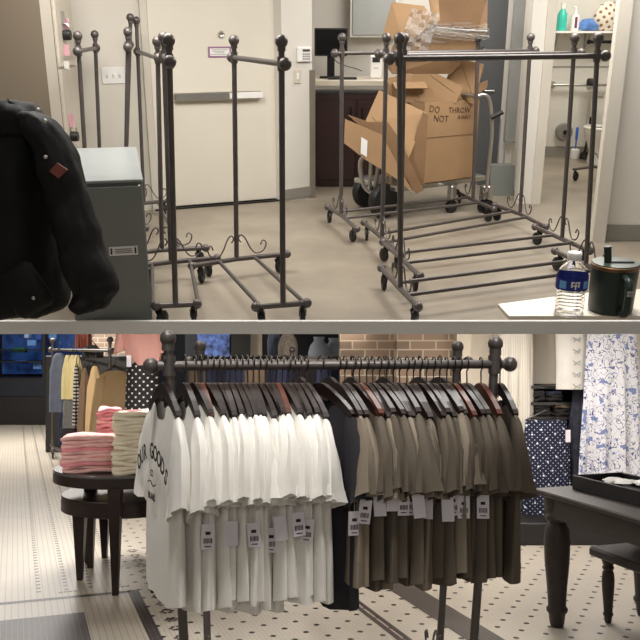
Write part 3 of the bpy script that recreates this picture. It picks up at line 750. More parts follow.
loop = cat([V((p.x, p.y, p.z)) for p in side], 5, closed=True); fr.tube(loop+[loop[0]], .02, 8)
for t in (.35, .65): fr.tube([side[0].lerp(side[1], t), side[4].lerp(side[3], t)], .018, 8)
part('nose_frame', fr, m_chrome, tr, smooth=True)
hp = [iT @ ony(MU, x, y, c1.y+.15) for x, y in ((478, 96), (485, 95), (490, 102), (492, 130), (489, 165), (486, 192))]
part('handle_frame', MB().tube(cat(hp, 5), .016, 10).tube(cat([p+V((.0, .4, 0)) for p in hp], 5), .016, 10).tube([hp[0], hp[0]+V((0, .4, 0))], .02), m_chrome, tr, smooth=True)
g_ = [iT @ ony(MU, x, y, c1.y+.12) for x, y in ((491, 118), (503, 112))]
part('grip', MB().tube(g_, .02, 10), m_black, tr, smooth=True)
for x, y in ((452, 192), (484, 197), (489, 188)):
    c = iT @ ony(MU, x, y, c1.y+.2); r_ = .06
    cs = part('caster', MB().box((c.x, c.y, .19), (.07, .07, .13), bev=.01), m_chrome, tr)
    part('wheel', MB().lathe([(.001, -.02), (r_, -.02), (r_, .02), (.001, .02)], seg=18).xf(Matrix.Translation((c.x, c.y, r_)) @ Matrix.Rotation(PI/2, 4, 'X')), m_black, cs, smooth=True)
# big open carton with handwriting
hb = ony(MU, 450, 101, (c1.y+c2.y)/2).z-zdeck
tk = .006; dbox = .5
def carton(mb, w, d, h, t=.006, x0=0, floor=True):
    mb.box((x0+w/2, 0+t/2, h/2), (w, t, h)).box((x0+w/2, d-t/2, h/2), (w, t, h)).box((x0+t/2, d/2, h/2), (t, d, h)).box((x0+w-t/2, d/2, h/2), (t, d, h))
    if floor: mb.box((x0+w/2, d/2, t/2), (w, d, t))
    return mb
bc = empty('cardboard_carton', 'big open carton with DO NOT THROW AWAY handwritten on its side', 'box', None, M=oriented(V((c1.x, c1.y, zdeck)), yaw))
part('carton_walls', carton(MB(), wbx, dbox, hb), m_card, bc)
part('tape_seam', MB().box((wbx/2, -.002, hb*.57), (wbx-.01, .003, .005)), m_card2, bc)
for t_, x, z_, s_, rz_ in (('DO', .18, .91, .075, .1), ('NOT', .3, .79, .075, .15), ('THROW', .63, .88, .065, .2), ('AWAY', .72, .79, .05, .2)):
    o = part('handwriting', text_mesh(t_, s_*1.1, m_pen, bold=-.008), m_pen, bc)
    o.matrix_basis = Matrix.Translation((wbx*x, -.004, hb*z_)) @ Matrix.Rotation(PI/2, 4, 'X') @ Matrix.Rotation(rz_, 4, 'Z') @ Matrix.Rotation(-.25, 4, 'Z')
def sheet(label, pts, Y, th, m, group, dys=None, extra=None, name='flattened_box', fold=None):
    """a flat piece of cardboard whose outline has its corners at these places, leaning at distance Y"""
    P = [ony(MU, x, y, Y+(dys[i] if dys else 0)) for i, (x, y) in enumerate(pts)]
    O = sum(P, V())/len(P)
    nrm = (P[1]-P[0]).cross(P[-1]-P[0]).normalized()
    if nrm.y < 0: nrm = -nrm
    mb = MB(); n = len(P)
    mb.v += [p-O for p in P]+[p-O+nrm*th for p in P]
    mb.face(range(n)); mb.face(range(n, 2*n))
    for k in range(n): mb.face((k, (k+1) % n, n+(k+1) % n, n+k))
    e = empty(name, label, 'box', O, MU, group=group)
    part('panel', mb, m, e)
    if fold:
        (ax, ay), (bx_, by) = fold
        def pj(x, y):
            d = ray(MU, x, y); t = (P[0]-V((0, 0, EYE))).dot(nrm)/d.dot(nrm); return V((0, 0, EYE))+d*t-O-nrm*.001
        part('crease', MB().tube([pj(ax, ay), pj(bx_, by)], .003, 6), m_card2, e)
    if extra: extra(e, O, nrm, P)
    return e
gB = 'flattened cardboard on the platform truck'
Yf = c1.y-.06
sheet('tall plain cardboard sheet leaning against the lettered carton', ((379, 90), (427, 113), (407, 163), (400, 160), (365, 122)), Yf-.08, .012, m_card, gB, (.18, .14, 0, 0, .05), fold=((372, 117), (403, 147)))
def lab(e, O, nrm, P):
    d = ray(MU, 364, 147); t = (P[0]-V((0, 0, EYE))).dot(nrm)/d.dot(nrm); c = V((0, 0, EYE))+d*t-O-nrm*.004
    ux = (P[1]-P[0]).normalized(); uz = nrm.cross(ux).normalized()
    part('shipping_label', MB().prism([(-.045, -.05), (.045, -.05), (.045, .05), (-.045, .05)], c, ux*.7+uz*.1, uz*1.3+ux*.5, -nrm*.002), m_paper, e, label='white shipping label')
sheet('folded cardboard flap with a white label sticking out over the truck wheel', ((345, 119), (382, 135), (414, 194), (398, 180), (366, 160), (344, 143)), Yf-.16, .012, m_card, gB, (.0, 0, 0, 0, 0, 0), lab)
sheet('dark thin cardboard edge behind the labelled flap', ((348, 115), (368, 122), (388, 122), (400, 140), (424, 190), (416, 194), (380, 134), (362, 128)), Yf-.1, .02, m_card2, gB)
sheet('narrow cardboard strip standing between the sheet and the lettered carton', ((423, 112), (428, 115), (424, 186), (410, 172), (408, 160)), Yf-.02, .012, m_card2, gB)
Yi = c1.y+.2
sheet('tilted cardboard panel poking out of the lettered carton to the right', ((455, 58), (484, 64), (480, 80), (474, 104), (440, 95)), Yi+.1, .012, m_card, gB, fold=((462, 66), (474, 100)))
sheet('wide cardboard panel slanting inside the lettered carton', ((412, 74), (436, 73), (463, 87), (456, 103), (414, 104)), Yi, .012, m_card, gB, fold=((430, 75), (455, 93)))
sheet('cardboard panel at the left inside the lettered carton', ((388, 78), (410, 73), (432, 103), (390, 98)), Yi-.05, .012, m_card, gB, fold=((400, 82), (420, 98)))
sheet('small dark cardboard flap at the right edge of the pile', ((474, 86), (488, 80), (487, 88), (478, 94)), Yi+.1, .012, m_card2, gB)
q = ony(MU, 392, 103, Yi-.1)
sb = empty('small_carton', 'small open carton wedged at the left of the pile', 'box', None, M=oriented(V((q.x, q.y, q.z)), .25))
part('carton_walls', carton(MB(), .3, .2, .16), m_card, sb)
part('flap', MB().box((.15, -.04, .15), (.3, .1, .006), rot=Matrix.Rotation(.5, 3, 'X')), m_card, sb)
# carton with plastic on top
Yt = Yi+.05
q0 = ony(MU, 426, 47, Yt)
tc_ = empty('plastic_lined_carton', 'open carton wrapped in clear plastic on top of the cardboard pile', 'box', (q0.x, q0.y, q0.z), MU)
def tl_(x, y, dy=0): return ony(MU, x, y, Yt+dy)-q0
front = [tl_(386, 74, -.05), tl_(451, 74, -.05), tl_(474, 45, -.05), tl_(484, 30, 0), tl_(433, 27, -.1), tl_(398, 51, -.08)]
back = [tl_(390, 60, .35), tl_(455, 58, .35), tl_(478, 40, .4), tl_(482, 8, .4), tl_(430, 0, .38), tl_(395, 30, .35)]
def pane(pts, dy, th=.012, dys=None):
    P = [tl_(x, y, dy+(dys[k] if dys else 0)) for k, (x, y) in enumerate(pts)]; mb = MB(); n = len(P)
    mb.v += P+[p+V((0, th, 0)) for p in P]; mb.face(range(n)); mb.face(range(n, 2*n))
    for k in range(n): mb.face((k, (k+1) % n, n+(k+1) % n, n+k))
    return mb
part('front_panel', pane(((421, 52), (472, 54), (487, 32), (431, 29)), -.12), m_card, tc_)
part('bottom_panel', pane(((386, 66), (392, 74), (451, 74), (473, 50), (426, 49), (390, 56)), -.1, dys=(.1, .05, .05, -.02, -.02, .1)), m_card2, tc_)
part('back_panel', pane(((433, 27), (487, 31), (484, -4), (428, -6)), .45, dys=(-.1, -.1, 0, 0)), m_card2, tc_)  # inside wall: same cardboard, its shade painted in with the darker colour
part('right_panel', pane(((487, 31), (473, 50), (478, 40), (486, 6), (488, -6)), -.1, dys=(0, 0, .1, .35, .4)), m_card2, tc_)
part('rim_edge', MB().tube([tl_(433, 27, -.13), tl_(460, 30, -.13), tl_(487, 31, -.13)], .008, 6), m_paper, tc_, label='pale torn rim of the carton')
part('left_panel', pane(((386, 60), (426, 49), (434, 27), (404, 24)), -.11, dys=(.1, 0, 0, .1)), m_card, tc_)
part('flap', pane(((383, 34), (404, 46), (436, 22), (424, 6), (392, 2)), -.13, dys=(.1, 0, 0, .06, .12)), m_card, tc_)
part('flap', pane(((428, -6), (433, 27), (440, 20), (438, -8)), -.1, dys=(.35, 0, 0, .3)), m_card, tc_)
m_film = bpy.data.materials.new('plastic_film'); m_film.use_nodes = True
nt = m_film.node_tree; bs = nt.nodes['Principled BSDF']; bs.inputs['Base Color'].default_value = (.85, .82, .78, 1); bs.inputs['Roughness'].default_value = .15
bs.inputs['Alpha'].default_value = .2
nn_ = nt.nodes.new('ShaderNodeTexNoise'); nn_.inputs['Scale'].default_value = 16; bb = nt.nodes.new('ShaderNodeBump'); bb.inputs['Strength'].default_value = 1; bb.inputs['Distance'].default_value = .05
nt.links.new(nn_.outputs['Fac'], bb.inputs['Height']); nt.links.new(bb.outputs[0], bs.inputs['Normal'])
def film(pts, dy):
    n = 10; rows = []
    a, b, c, d = [tl_(x, y, dy) for x, y in pts]
    for j in range(n+1):
        t = j/n; rows.append([(a.lerp(b, i/n)).lerp(d.lerp(c, i/n), t)+V((0, -.02*math.sin(5*i+3*j)-.015*math.sin(2.3*j+i), .006*math.sin(4*i+j))) for i in range(n+1)])
    return MB().loft(rows, cap=False, closed=False)
m_film2 = m_film.copy(); m_film2.name = 'bunched_plastic_film'; m_film2.node_tree.nodes['Principled BSDF'].inputs['Alpha'].default_value = .42
part('plastic_liner', film(((426, 38), (490, 39), (489, 28), (430, 24)), -.19), m_film2, tc_, smooth=True)
part('plastic_liner', film(((424, 44), (480, 40), (489, 24), (430, 20)), -.2), m_film, tc_, smooth=True, label='clear crinkled plastic film')
part('plastic_liner', film(((398, 50), (428, 50), (440, 14), (412, 8)), -.24), m_film2, tc_, smooth=True)
# lobby dustpan beside the slate door
q = fl(501, 188); yq = pa.y+.55
z1_, z0_ = ony(MU, 501, 160, yq).z, ony(MU, 501, 187, yq).z
dp = empty('lobby_dustpan', 'grey upright dustpan standing against the slate door', 'dustpan', (ony(MU, 501, 175, yq).x, yq, 0), MU)
wq = ony(MU, 513, 175, yq).x-ony(MU, 489.5, 175, yq).x
part('pan', MB().hex8([(-wq/2, -.12, .0), (wq/2, -.12, 0), (wq/2, .12, 0), (-wq/2, .12, 0)], [(-wq/2, -.06, .3), (wq/2, -.06, .3), (wq/2, .1, .3), (-wq/2, .1, .3)]), m_cab, dp)
part('handle', MB().tube([(-.03, .05, .28), (-.03, .05, .75), (.03, .05, .75), (.03, .05, .28)], .008), m_ltgrey, dp)
# castered stand in the washroom
q = onz(MU, 586, 172, .1)
sd = empty('castered_stand', 'bare castered rack base standing inside the washroom', 'rack base', (q.x+.1, q.y, 0), MU)
part('base_bar', MB().tube([(-.25, 0, .13), (0.0, .06, .15), (.3, .0, .13)], .015, 8), m_steel, sd, smooth=True)
part('base_bar', MB().tube([(.0, .05, .15), (.3, -.3, .14)], .015, 8), m_steel, sd, smooth=True)
part('scroll', MB().tube(cat([(-.05+a, .03, .14+b) for a, b in SC], 4), .005, 6), m_steel, sd, smooth=True)
for x, y in ((-.22, 0), (.12, -.02), (.28, -.28)):
    yk = MB(); w = caster(yk, V((x, y, .12)), .05, V((.7, .7, 0))); cs = part('caster', yk, m_blackmetal, sd); part('wheel', w, m_black, cs, smooth=True)


# ================================================================== LOWER STOREY (shop)
def G(x, y): return onz(ML, x, y)
m_tile = mat('small_white_floor_tiles', (205, 196, 182), .35, var=.04, vs=3)
add_lines(m_tile, 0, .025, .002, rgb(168, 158, 144)); add_lines(m_tile, 1, .025, .002, rgb(168, 158, 144))
add_dots(m_tile, 0, 1, .135, .017, rgb(48, 44, 44), PI/4)
m_tile2 = mat('white_strip_floor_tiles', (196, 187, 172), .35, var=.04, vs=3)
add_lines(m_tile2, 0, .038, .005, rgb(160, 150, 136)); add_lines(m_tile2, 1, .05, .002, rgb(175, 165, 150))
m_darkt = mat('charcoal_floor_tiles', (66, 60, 60), .4, var=.1, vs=4)
add_lines(m_darkt, 0, .03, .003, rgb(110, 102, 96)); add_lines(m_darkt, 1, .03, .003, rgb(110, 102, 96))
m_brown = m_brick = mat('brown_brick', (150, 124, 104), .8, var=.15, vs=5)
fa = math.atan2(320-15, F); FM = Matrix.Rotation(fa, 4, 'Z'); FI = FM.inverted()
def gl_(x, y): p = FI @ G(x, y); return V((p.x, p.y, 0))
fm = MB()
fm.quad((-16, -3, 0), (10, -3, 0), (10, 24, 0), (-16, 24, 0))
fm.cur = 1
Lx = (gl_(127.6, 592).x+gl_(143, 625).x)/2; Rx_ = Lx+.07
b0 = (gl_(14, 601).y+gl_(110, 593).y)/2
def rect(x0, x1, y0, y1, z): fm.quad((x0, y0, z), (x1, y0, z), (x1, y1, z), (x0, y1, z))
rect(-16, Lx, -3, 24, .001)
fm.cur = 2
rect(-16, Lx+.02, b0-.05, b0, .002)
rect(-16, gl_(86, 620).x, b0-1.6, (gl_(14, 619).y+gl_(84, 613).y)/2, .002)
rect(Lx, Rx_, -3, b0, .002)
mx0 = (gl_(384, 586).x+gl_(443, 625).x)/2; mx1 = (gl_(421, 589.5).x+gl_(480, 625).x)/2
rect(mx0, mx1, -3, gl_(384, 575).y, .002)
tx = (gl_(337, 591).x+gl_(374, 625).x)/2
for k in (0, .045): rect(tx+k, tx+k+.032, -3, 6.5, .002)
for px in ((28.2, 483), (41.2, 470), (59, 486), (76, 486)):
    xx = gl_(*px).x
    for k in range(150): rect(xx-.014, xx+.014, b0+.15+k*.085, b0+.175+k*.085, .002)
    for k in range(4): rect(xx-.05+.03*k, xx-.025+.03*k, b0+.09+(0 if k in (0, 3) else .0), b0+.115, .002) if px[0] in (41.2, 76) else None
# small flower motifs beside the dark band
for k in range(14):
    cx_, cy_ = Rx_+.10, b0-.02-k*.16+1.1
    for a in range(6):
        u = a*PI/3; rect(cx_+.03*math.cos(u)-.011, cx_+.03*math.cos(u)+.011, cy_+.03*math.sin(u)-.011, cy_+.03*math.sin(u)+.011, .002)
fo = struct('floor', fm, [m_tile, m_tile2, m_darkt], ML)
fo.matrix_basis = FM

# ---- shell
m_shopwall = mat('warm_white_shop_wall', (206, 196, 180), .7, var=.02, vs=1.5)
m_navywall = mat('midnight_blue_wall', (22, 26, 38), .5, var=.2, vs=2)
m_darkcab = mat('near_black_fixture', (26, 23, 22), .5, var=.1, vs=3)
def brickmat(name, s=1.0):
    m = mat(name, (150, 124, 104), .85, var=.1); n = m.node_tree.nodes; b = n.new('ShaderNodeTexBrick')
    tc = n.new('ShaderNodeTexCoord'); mp = n.new('ShaderNodeMapping'); mp.inputs['Rotation'].default_value = (PI/2, 0, 0)
    m.node_tree.links.new(tc.outputs['Object'], mp.inputs[0]); m.node_tree.links.new(mp.outputs[0], b.inputs[0])
    b.inputs['Scale'].default_value = 1; b.inputs['Brick Width'].default_value = .235*s; b.inputs['Row Height'].default_value = .082*s
    b.inputs['Mortar Size'].default_value = .007; b.inputs['Color1'].default_value = rgb(140, 120, 104); b.inputs['Color2'].default_value = rgb(106, 92, 82)
    b.inputs['Mortar'].default_value = rgb(180, 168, 150); b.inputs['Bias'].default_value = -.2
    setbase(m, b.outputs['Color']); return m
m_brick = brickmat('shop_brick')
def facade(name, x0, x1, Y, m, th=.2, z0=0, z1=3.0, y=345):
    a = ony(ML, x0, y, Y).x; b = ony(ML, x1, y, Y).x
    return struct(name, MB().box(((b-a)/2, th/2, (z1-z0)/2), (b-a, th, z1-z0)), m, ML, (a, Y, z0))
facade('wall_brick_pillar', 340, 398, 8.05, m_brick, .6, z1=2.7)
facade('wall_brick_front', 397, 458, 7.7, m_brick, .9, z1=2.5)
facade('wall_right_back', 457, 700, 7.55, m_shopwall, .15, z1=2.5)
facade('wall_centre_back', 185, 345, 14.0, m_navywall, .2, z1=3.3)
facade('wall_left_brick', 84, 130, 14.6, m_brick, .3, z1=3.4)
facade('wall_left_back', -60, 200, 19.2, m_navywall, .2, z1=3.6)
struct('ceiling', MB().box((-1.5, 17, 3.7), (16, 8, .1)), m_navywall, ML)
struct('wall_left', MB().box((-8.6, 12, 1.8), (.15, 15, 3.6)), m_navywall, ML)
# pale doorway strip between the dark panels
facade('trim_8', 250, 262, 13.6, m_shopwall, .1, z1=3.2)
facade('trim_9', 231, 250, 13.4, m_darkcab, .1, z1=3.2)
fr9 = facade('window_1', 193, 231, 13.7, m_navywall, .06, z1=3.2)

# ---- blue lit display case, far left
m_bluelit = mat('blue_lit_backing', (50, 90, 160), .4, var=.3, vs=2.5, c2=(8, 16, 48))
nt = m_bluelit.node_tree; bsd = nt.nodes['Principled BSDF']
nt.links.new(base_of(m_bluelit), bsd.inputs['Emission Color']); bsd.inputs['Emission Strength'].default_value = .35
Yd = 17.0
def dpx(x, y): return ony(ML, x, y, Yd)
dc = empty('display_case', 'tall dark display case lit blue inside at the far left', 'display case', dpx(40, 400), ML)
O = dpx(40, 400); O = V((O.x, O.y, 0)); dc.location = O
x0, x1 = dpx(-20, 345).x-O.x, dpx(92, 345).x-O.x
zc = lambda y: ony(ML, 0, y, Yd).z
part('backing', MB().box(((x0+x1)/2, 1.2, (zc(376)+2.9)/2), (x1-x0, .04, 2.9-zc(376))), m_bluelit, dc)
part('base_cabinet', MB().box(((x0+x1)/2, .6, zc(378)/2), (x1-x0, 1.2, zc(378))), m_darkcab, dc)
for y in (350, 362): part('shelf', MB().box(((x0+x1)/2, .7, zc(y)), (x1-x0, .8, .03)), m_navywall, dc)
for x in (-20, 44, 90): part('post', MB().box((dpx(x, 345).x-O.x, 0.02, 1.45), (.06, .06, 2.9)), m_darkcab, dc)
part('plinth_panel', MB().box((x0+(x1-x0)*.5, -.012, zc(388)), ((x1-x0)*.96, .02, zc(380)-zc(396))), m_navywall, dc)
rr = random.Random(4)
bcol = [mat('case_box_%s' % n, c, .5, var=.15) for n, c in (('sky', (110, 160, 230)), ('cobalt', (50, 90, 180)), ('pale', (170, 200, 240)), ('green', (40, 110, 70)), ('slate', (50, 60, 90)))]
for k, (x, y, w, h, ci, lab_) in enumerate(((33, 343, 9, 6, 0, 'pale blue carton on the upper shelf of the blue display case'), (20, 350, 12, 5, 3, 'green box low at the left of the blue display case'), (40, 337, 6, 6, 1, 'cobalt box high in the blue display case'), (54, 336, 8, 6, 0, 'sky blue box at the top right of the display case'), (39, 366, 9, 6, 0, 'light blue square box on the lower shelf of the display case'), (22, 362, 10, 4, 1, 'cobalt flat box on the lower shelf of the display case'), (28, 336, 5, 4, 2, 'very pale box at the top of the display case'), (46, 348, 6, 4, 4, 'slate box in the middle of the display case'))):
    p = ony(ML, x, y, Yd+.6); s_ = (Yd+.6)/F
    solo('display_box', MB().box((0, 0, 0), (w*s_, .2, h*s_), bev=.01), bcol[ci], lab_, 'box', p, ML, group='boxes in the display case')
# blue patterned panel in the window behind the rack
m_bp = mat('blue_window_scene', (90, 120, 190), .4, var=.6, vs=11, c2=(10, 16, 44))
nt = m_bp.node_tree; bsd = nt.nodes['Principled BSDF']; nt.links.new(base_of(m_bp), bsd.inputs['Emission Color']); bsd.inputs['Emission Strength'].default_value = .5
a = ony(ML, 197, 345, 13.6); b = ony(ML, 229, 345, 13.6)
solo('backlit_panel', MB().box(((b.x-a.x)/2, 0, 0), (b.x-a.x, .05, 1.1)), m_bp, 'blue backlit picture panel behind the front rack', 'panel', (a.x, 13.67, 1.45), ML)

# ---- generic cloth shapes
def drape(rows, folds=6, amp=.015, n=36, seed=0, cap=False, closed_top=True):
    """rows: (z, half width, half depth, x offset); folds grow downwards"""
    rnd = random.Random(seed); p = [rnd.uniform(0, 6.28) for _ in range(4)]; rs = []; z0, z1 = rows[0][0], rows[-1][0]
    pts = []
    for i in range(len(rows)-1):
        m = 4
        for k in range(m): pts.append([rows[i][j]+(rows[i+1][j]-rows[i][j])*k/m for j in range(4)])
    pts.append(list(rows[-1]))
    for z, hw, hd, xo in pts:
        t = min(1, abs((z-z0)/(z1-z0))*1.3); r = []
        for k in range(n):
            f = 2*PI*k/n
            w = amp*t*(math.sin(folds*f+p[0])+.5*math.sin((folds*2+1)*f+p[1]+3*t))
            r.append((xo+(hw+w)*math.cos(f), (hd+w)*math.sin(f), z))
        rs.append(r)
    return MB().loft(rs, cap=closed_top)
def tee_body(seed=0, w=.20, L=.69, fw=.235, neck=.085, dip=.085, thick=.012, amp=1.0):
    rnd = random.Random(seed); ph = [rnd.uniform(0, 6.28) for _ in range(5)]; n = 44; T = 13; rs = []
    for j in range(T+1):
        t = j/T; r = []
        a = w+(fw-w)*min(1, t*2.5)
        for k in range(n):
            f = 2*PI*k/n; x = a*math.cos(f); s_ = math.sin(f); xx = abs(x)
            zt = -.005-.06*min(1, xx/w)
            if xx < neck: zt -= (dip if s_ < 0 else .02)*(1-(xx/neck)**2)**.6
            b = thick+.022*min(1, t*1.6)
            off = amp*t*(.017*math.sin(6*x/.2+ph[0]+t)+.012*math.sin(14*x/.2+ph[1]+2*t))
            y = b*s_*(1+.3*math.sin(6*f+ph[2])*t)+off
            z = zt*(1-t)-L*t+(.012*math.sin(5*x/.2+ph[3]) if j == T else 0)
            r.append((x, y, z))
        rs.append(r)
    return MB().loft(rs, cap=False)
def tee_sleeve(s, seed=0, ln=1.0, w=.20):
    rnd = random.Random(seed*3+s); ph = rnd.uniform(0, 6.28); n = 20
    keys = [(w-.03, -.15, .02, 1, .10, .010), (w+.01, -.17, .15, 1, .095, .026), (w+.035, -.235, .62, .78, .085, .034), (w+.045, -.30*ln, .85, .5, .078, .04), (w+.045, -.345*ln, .93, .36, .082, .046)]
    rs = []
    for i, (cx, cz, px, pz, h, th) in enumerate(keys):
        L_ = math.hypot(px, pz); px /= L_; pz /= L_; r = []
        for k in range(n):
            f = 2*PI*k/n; q = 1+.3*math.sin(3*f+ph+i*.4)*(i/4)**1.5+.12*math.sin(7*f+ph*2)*(i/4)
            r.append((s*(cx+px*h*math.cos(f)*q*(1 if i < 3 else .8)), th*math.sin(f)*q, cz+pz*h*math.cos(f)*q))
        rs.append(r)
    return MB().loft(rs, cap=False)
m_tw = mat('white_cotton', (232, 229, 222), .85, var=.02, vs=4, bump=.15, bs=25, sheen=.2)
m_tg = mat('taupe_grey_cotton', (128, 117, 102), .85, var=.05, vs=4, bump=.15, bs=25)
m_to = mat('dark_olive_grey_cotton', (90, 81, 69), .85, var=.05, vs=4, bump=.15, bs=25)
m_tn = mat('blackish_navy_cotton', (36, 33, 40), .85, var=.08, vs=4, bump=.15, bs=25)
m_hang = mat('dark_walnut_hanger', (34, 22, 19), .32, var=.15, vs=12, spec=.5)
m_hang2 = mat('reddish_wood_hanger', (84, 42, 28), .32, var=.15, vs=12, spec=.5)
m_tag = mat('lilac_white_price_tag', (214, 208, 214), .6, var=.01)
hp_ = [(0, .036), (.03, .032), (.08, .012), (.14, -.018), (.19, -.048), (.205, -.062), (.195, -.075), (.14, -.052), (.08, -.028), (.03, -.012), (0, -.008)]
hpoly = hp_+[(-x, z) for x, z in hp_[-2:0:-1]]
def hanger_meshes(m, name):
    mb = MB().prism(hpoly, (0, -.009, 0), (1, 0, 0), (0, 0, 1), (0, .018, 0))
    return mb.mesh(name, m)
hb1 = hanger_meshes(m_hang, 'hanger_body'); hb2 = hanger_meshes(m_hang2, 'hanger_body')
hook = MB().tube(cat([(0, 0, .03), (0, 0, .06), (.0, 0, .08), (.014, 0, .09)] , 3)+[V((.02*math.cos(a), 0, .112+.02*math.sin(a))) for a in [(-.2+i*.45) for i in range(8)]], .0028, 6)
# hook loops over the rail: the loop lies across the rail
hookm = hook.mesh('hook', mat('dull_steel_hook', (74, 70, 68), .4, metal=.8), True)
def new_hanger(M, label, red=False, group='wooden hangers on the front rack'):
    o = empty('clothes_hanger', label, 'hanger', None, M=M, group=group)
    part('hanger_body', hb2 if red else hb1, None, o); part('hook', hookm, None, o)
    return o
def tee_set(m, name, L=.69, ln=1.0, n=3, **k):
    out = []
    for i in range(n):
        out.append((tee_body(i+hash(name) % 7 if False else i*5+len(name), L=L, **k).mesh('shirt_body', m, True), tee_sleeve(1, i+2, ln).mesh('sleeve', m, True), tee_sleeve(-1, i+7, ln).mesh('sleeve', m, True)))
    return out
TW = tee_set(m_tw, 'white', .69, 1.05, 4); TG = tee_set(m_tg, 'taupe', .64, 1.0, 3); TO = tee_set(m_to, 'olive', .64, 1.0, 3); TN = tee_set(m_tn, 'navy', .72, 1.05, 1)
# shirts with lighter upper side: the stock on the right is one cloth
m_nl = mat('black_neck_label', (36, 32, 32), .8)
nlab = MB().box((0, .004, -.04), (.035, .003, .022)).mesh('neck_label', m_nl)
def bars():
    mb = MB()
    for k in range(7): mb.box((-.012+k*.004, -.0012, -.012), (.0018 if k % 3 else .0028, .001, .016))
    mb.box((0, -.0012, .012), (.016, .001, .01)); mb.box((0, -.0012, -.03), (.02, .001, .003))
    return mb.mesh('barcode', m_ink)
tagm = MB().box((0, 0, 0), (.042, .0012, .08)).mesh('price_tag', m_tag); barm = bars()
strm = MB().tube([(0, 0, .038), (0.0, 0, .085)], .0008, 4).mesh('string', m_tag)
def new_tee(mset, M, label, group, cat_='t-shirt', tag=None, name='tee_shirt'):
    o = empty(name, label, cat_, None, M=M, group=group)
    part('shirt_body', mset[0], None, o); part('sleeve', mset[1], None, o); part('sleeve', mset[2], None, o)
    part('neck_label', nlab, None, o)
    if tag is not None:
        x, y, z, r, b = tag
        t = part('price_tag', tagm, None, o); t.matrix_basis = Matrix.Translation((x, y, z)) @ Matrix.Rotation(r, 4, 'Z') @ Matrix.Rotation(R.uniform(-.12, .12), 4, 'Y')
        part('string', strm, None, t)
        if b: part('barcode', barm, None, t)
    return o
# ---- front rack
YL, YR = 2.95, 3.2
ra = ony(ML, 168.5, 364, YL); rb = ony(ML, 495, 366, YR)
def rail_at(px, y=365):
    d = ray(ML, px, y); n = V((-(rb.y-ra.y), rb.x-ra.x, 0)); t = (V((ra.x, ra.y, 0))).dot(n)/d.dot(n); p = V((0, 0, EYE))+d*t
    k = (p.x-ra.x)/(rb.x-ra.x); return V((p.x, p.y, ra.z+(rb.z-ra.z)*k))
def foot(px, py, Y): p = ony(ML, px, py, Y); return V((p.x, p.y, ZB))
fA = ony(ML, 168, 345, YL); fB = ony(ML, 495.5, 350, YR)
A0 = ony(ML, 183, 625, YL); B0 = ony(ML, 475, 625, YR)
def ext_to(Pt, Pm, z): t = (z-Pt.z)/(Pm.z-Pt.z); return Pt.lerp(Pm, t)
A0 = ext_to(fA, A0, ZB); B0 = ext_to(fB, B0, ZB)
rack('gunmetal rack in front carrying the white and grey tees', A0, B0, fA, fB, (V((-.03, .27, 0)), V((.03, -.27, 0))), (V((-.03, .27, 0)), V((.03, -.27, 0))), (ra.z+rb.z)/2, 'shop garment racks', room=ML, wall=.0165, knob=.029, ext=.062)
Y2 = 3.85
f2B = ony(ML, 457.5, 352, Y2); B2 = ext_to(f2B, ony(ML, 441, 625, Y2), ZB); f2A = ony(ML, 200, 352, Y2); A2 = ext_to(f2A, ony(ML, 207, 625, Y2), ZB)
rack('gunmetal rack close behind the front one, only its right post clear', A2, B2, f2A, f2B, (V((-.03, .2, 0)), V((.03, -.2, 0))), (V((-.03, .2, 0)), V((.03, -.2, 0))), 1.52, 'shop garment racks', room=ML, wall=.0165, knob=.029, ext=.05)

def slot(px, a, z=None, roll=0):
    p = rail_at(px); c = V((p.x, p.y, p.z-.1-.0))
    return ML @ Matrix.Translation(c) @ Matrix.Rotation(-(PI/2-math.radians(a)), 4, 'Z') @ Matrix.Rotation(roll, 4, 'Y')
def hang(px, a, mset, label, group, hl, tag=None, red=False, roll=0):
    M = slot(px, a, roll=roll)
    new_hanger(M, hl, red)
    return new_tee(mset, M @ Matrix.Diagonal((R.uniform(.93, 1.0), 1, R.uniform(.975, 1.03), 1)), label, group, tag=tag)
gW = 'white tees on the front rack'; gG = 'grey tees on the front rack'
hW = 'dark wooden hanger holding a white tee on the front rack'; hG = 'dark wooden hanger holding a grey tee on the front rack'
def prints(o, x0=0):
    for t_, s_, z_, arc in (('OUR GOODS', .078, -.2, .4), ('CO', .034, -.275, None), ('BRAND', .034, -.355, None)):
        q = part('print', text_mesh(t_, s_, m_ink, arc=arc, extrude=.0004), None, o)
        q.matrix_basis = Matrix.Translation((x0, -.043, z_)) @ Matrix.Rotation(PI/2, 4, 'X')
    q = part('print', MB().tube(cat([(x0-.06, -.043, -.31), (x0-.02, -.043, -.302), (x0+.02, -.043, -.316), (x0+.06, -.043, -.306)], 4), .0022, 5), m_ink, o)
def flat_tee(m, seed):       # a printed tee hangs flat so its print shows
    return (tee_body(seed, L=.69, amp=.25).mesh('shirt_body', m, True), tee_sleeve(1, seed, 1.1).mesh('sleeve', m, True), tee_sleeve(-1, seed+1, 1.1).mesh('sleeve', m, True))
o = hang(164, 24, flat_tee(m_tw, 1), 'leftmost white tee with OUR GOODS printed in black on its chest', gW, 'dark wooden hanger at the far left end of the front rack', red=False); prints(o)
o = hang(185, 21, flat_tee(m_tw, 4), 'second white tee from the left, its black chest print half hidden', gW, 'dark wooden hanger just right of the left post'); prints(o)
xs = [195+5.85*i for i in range(20)]
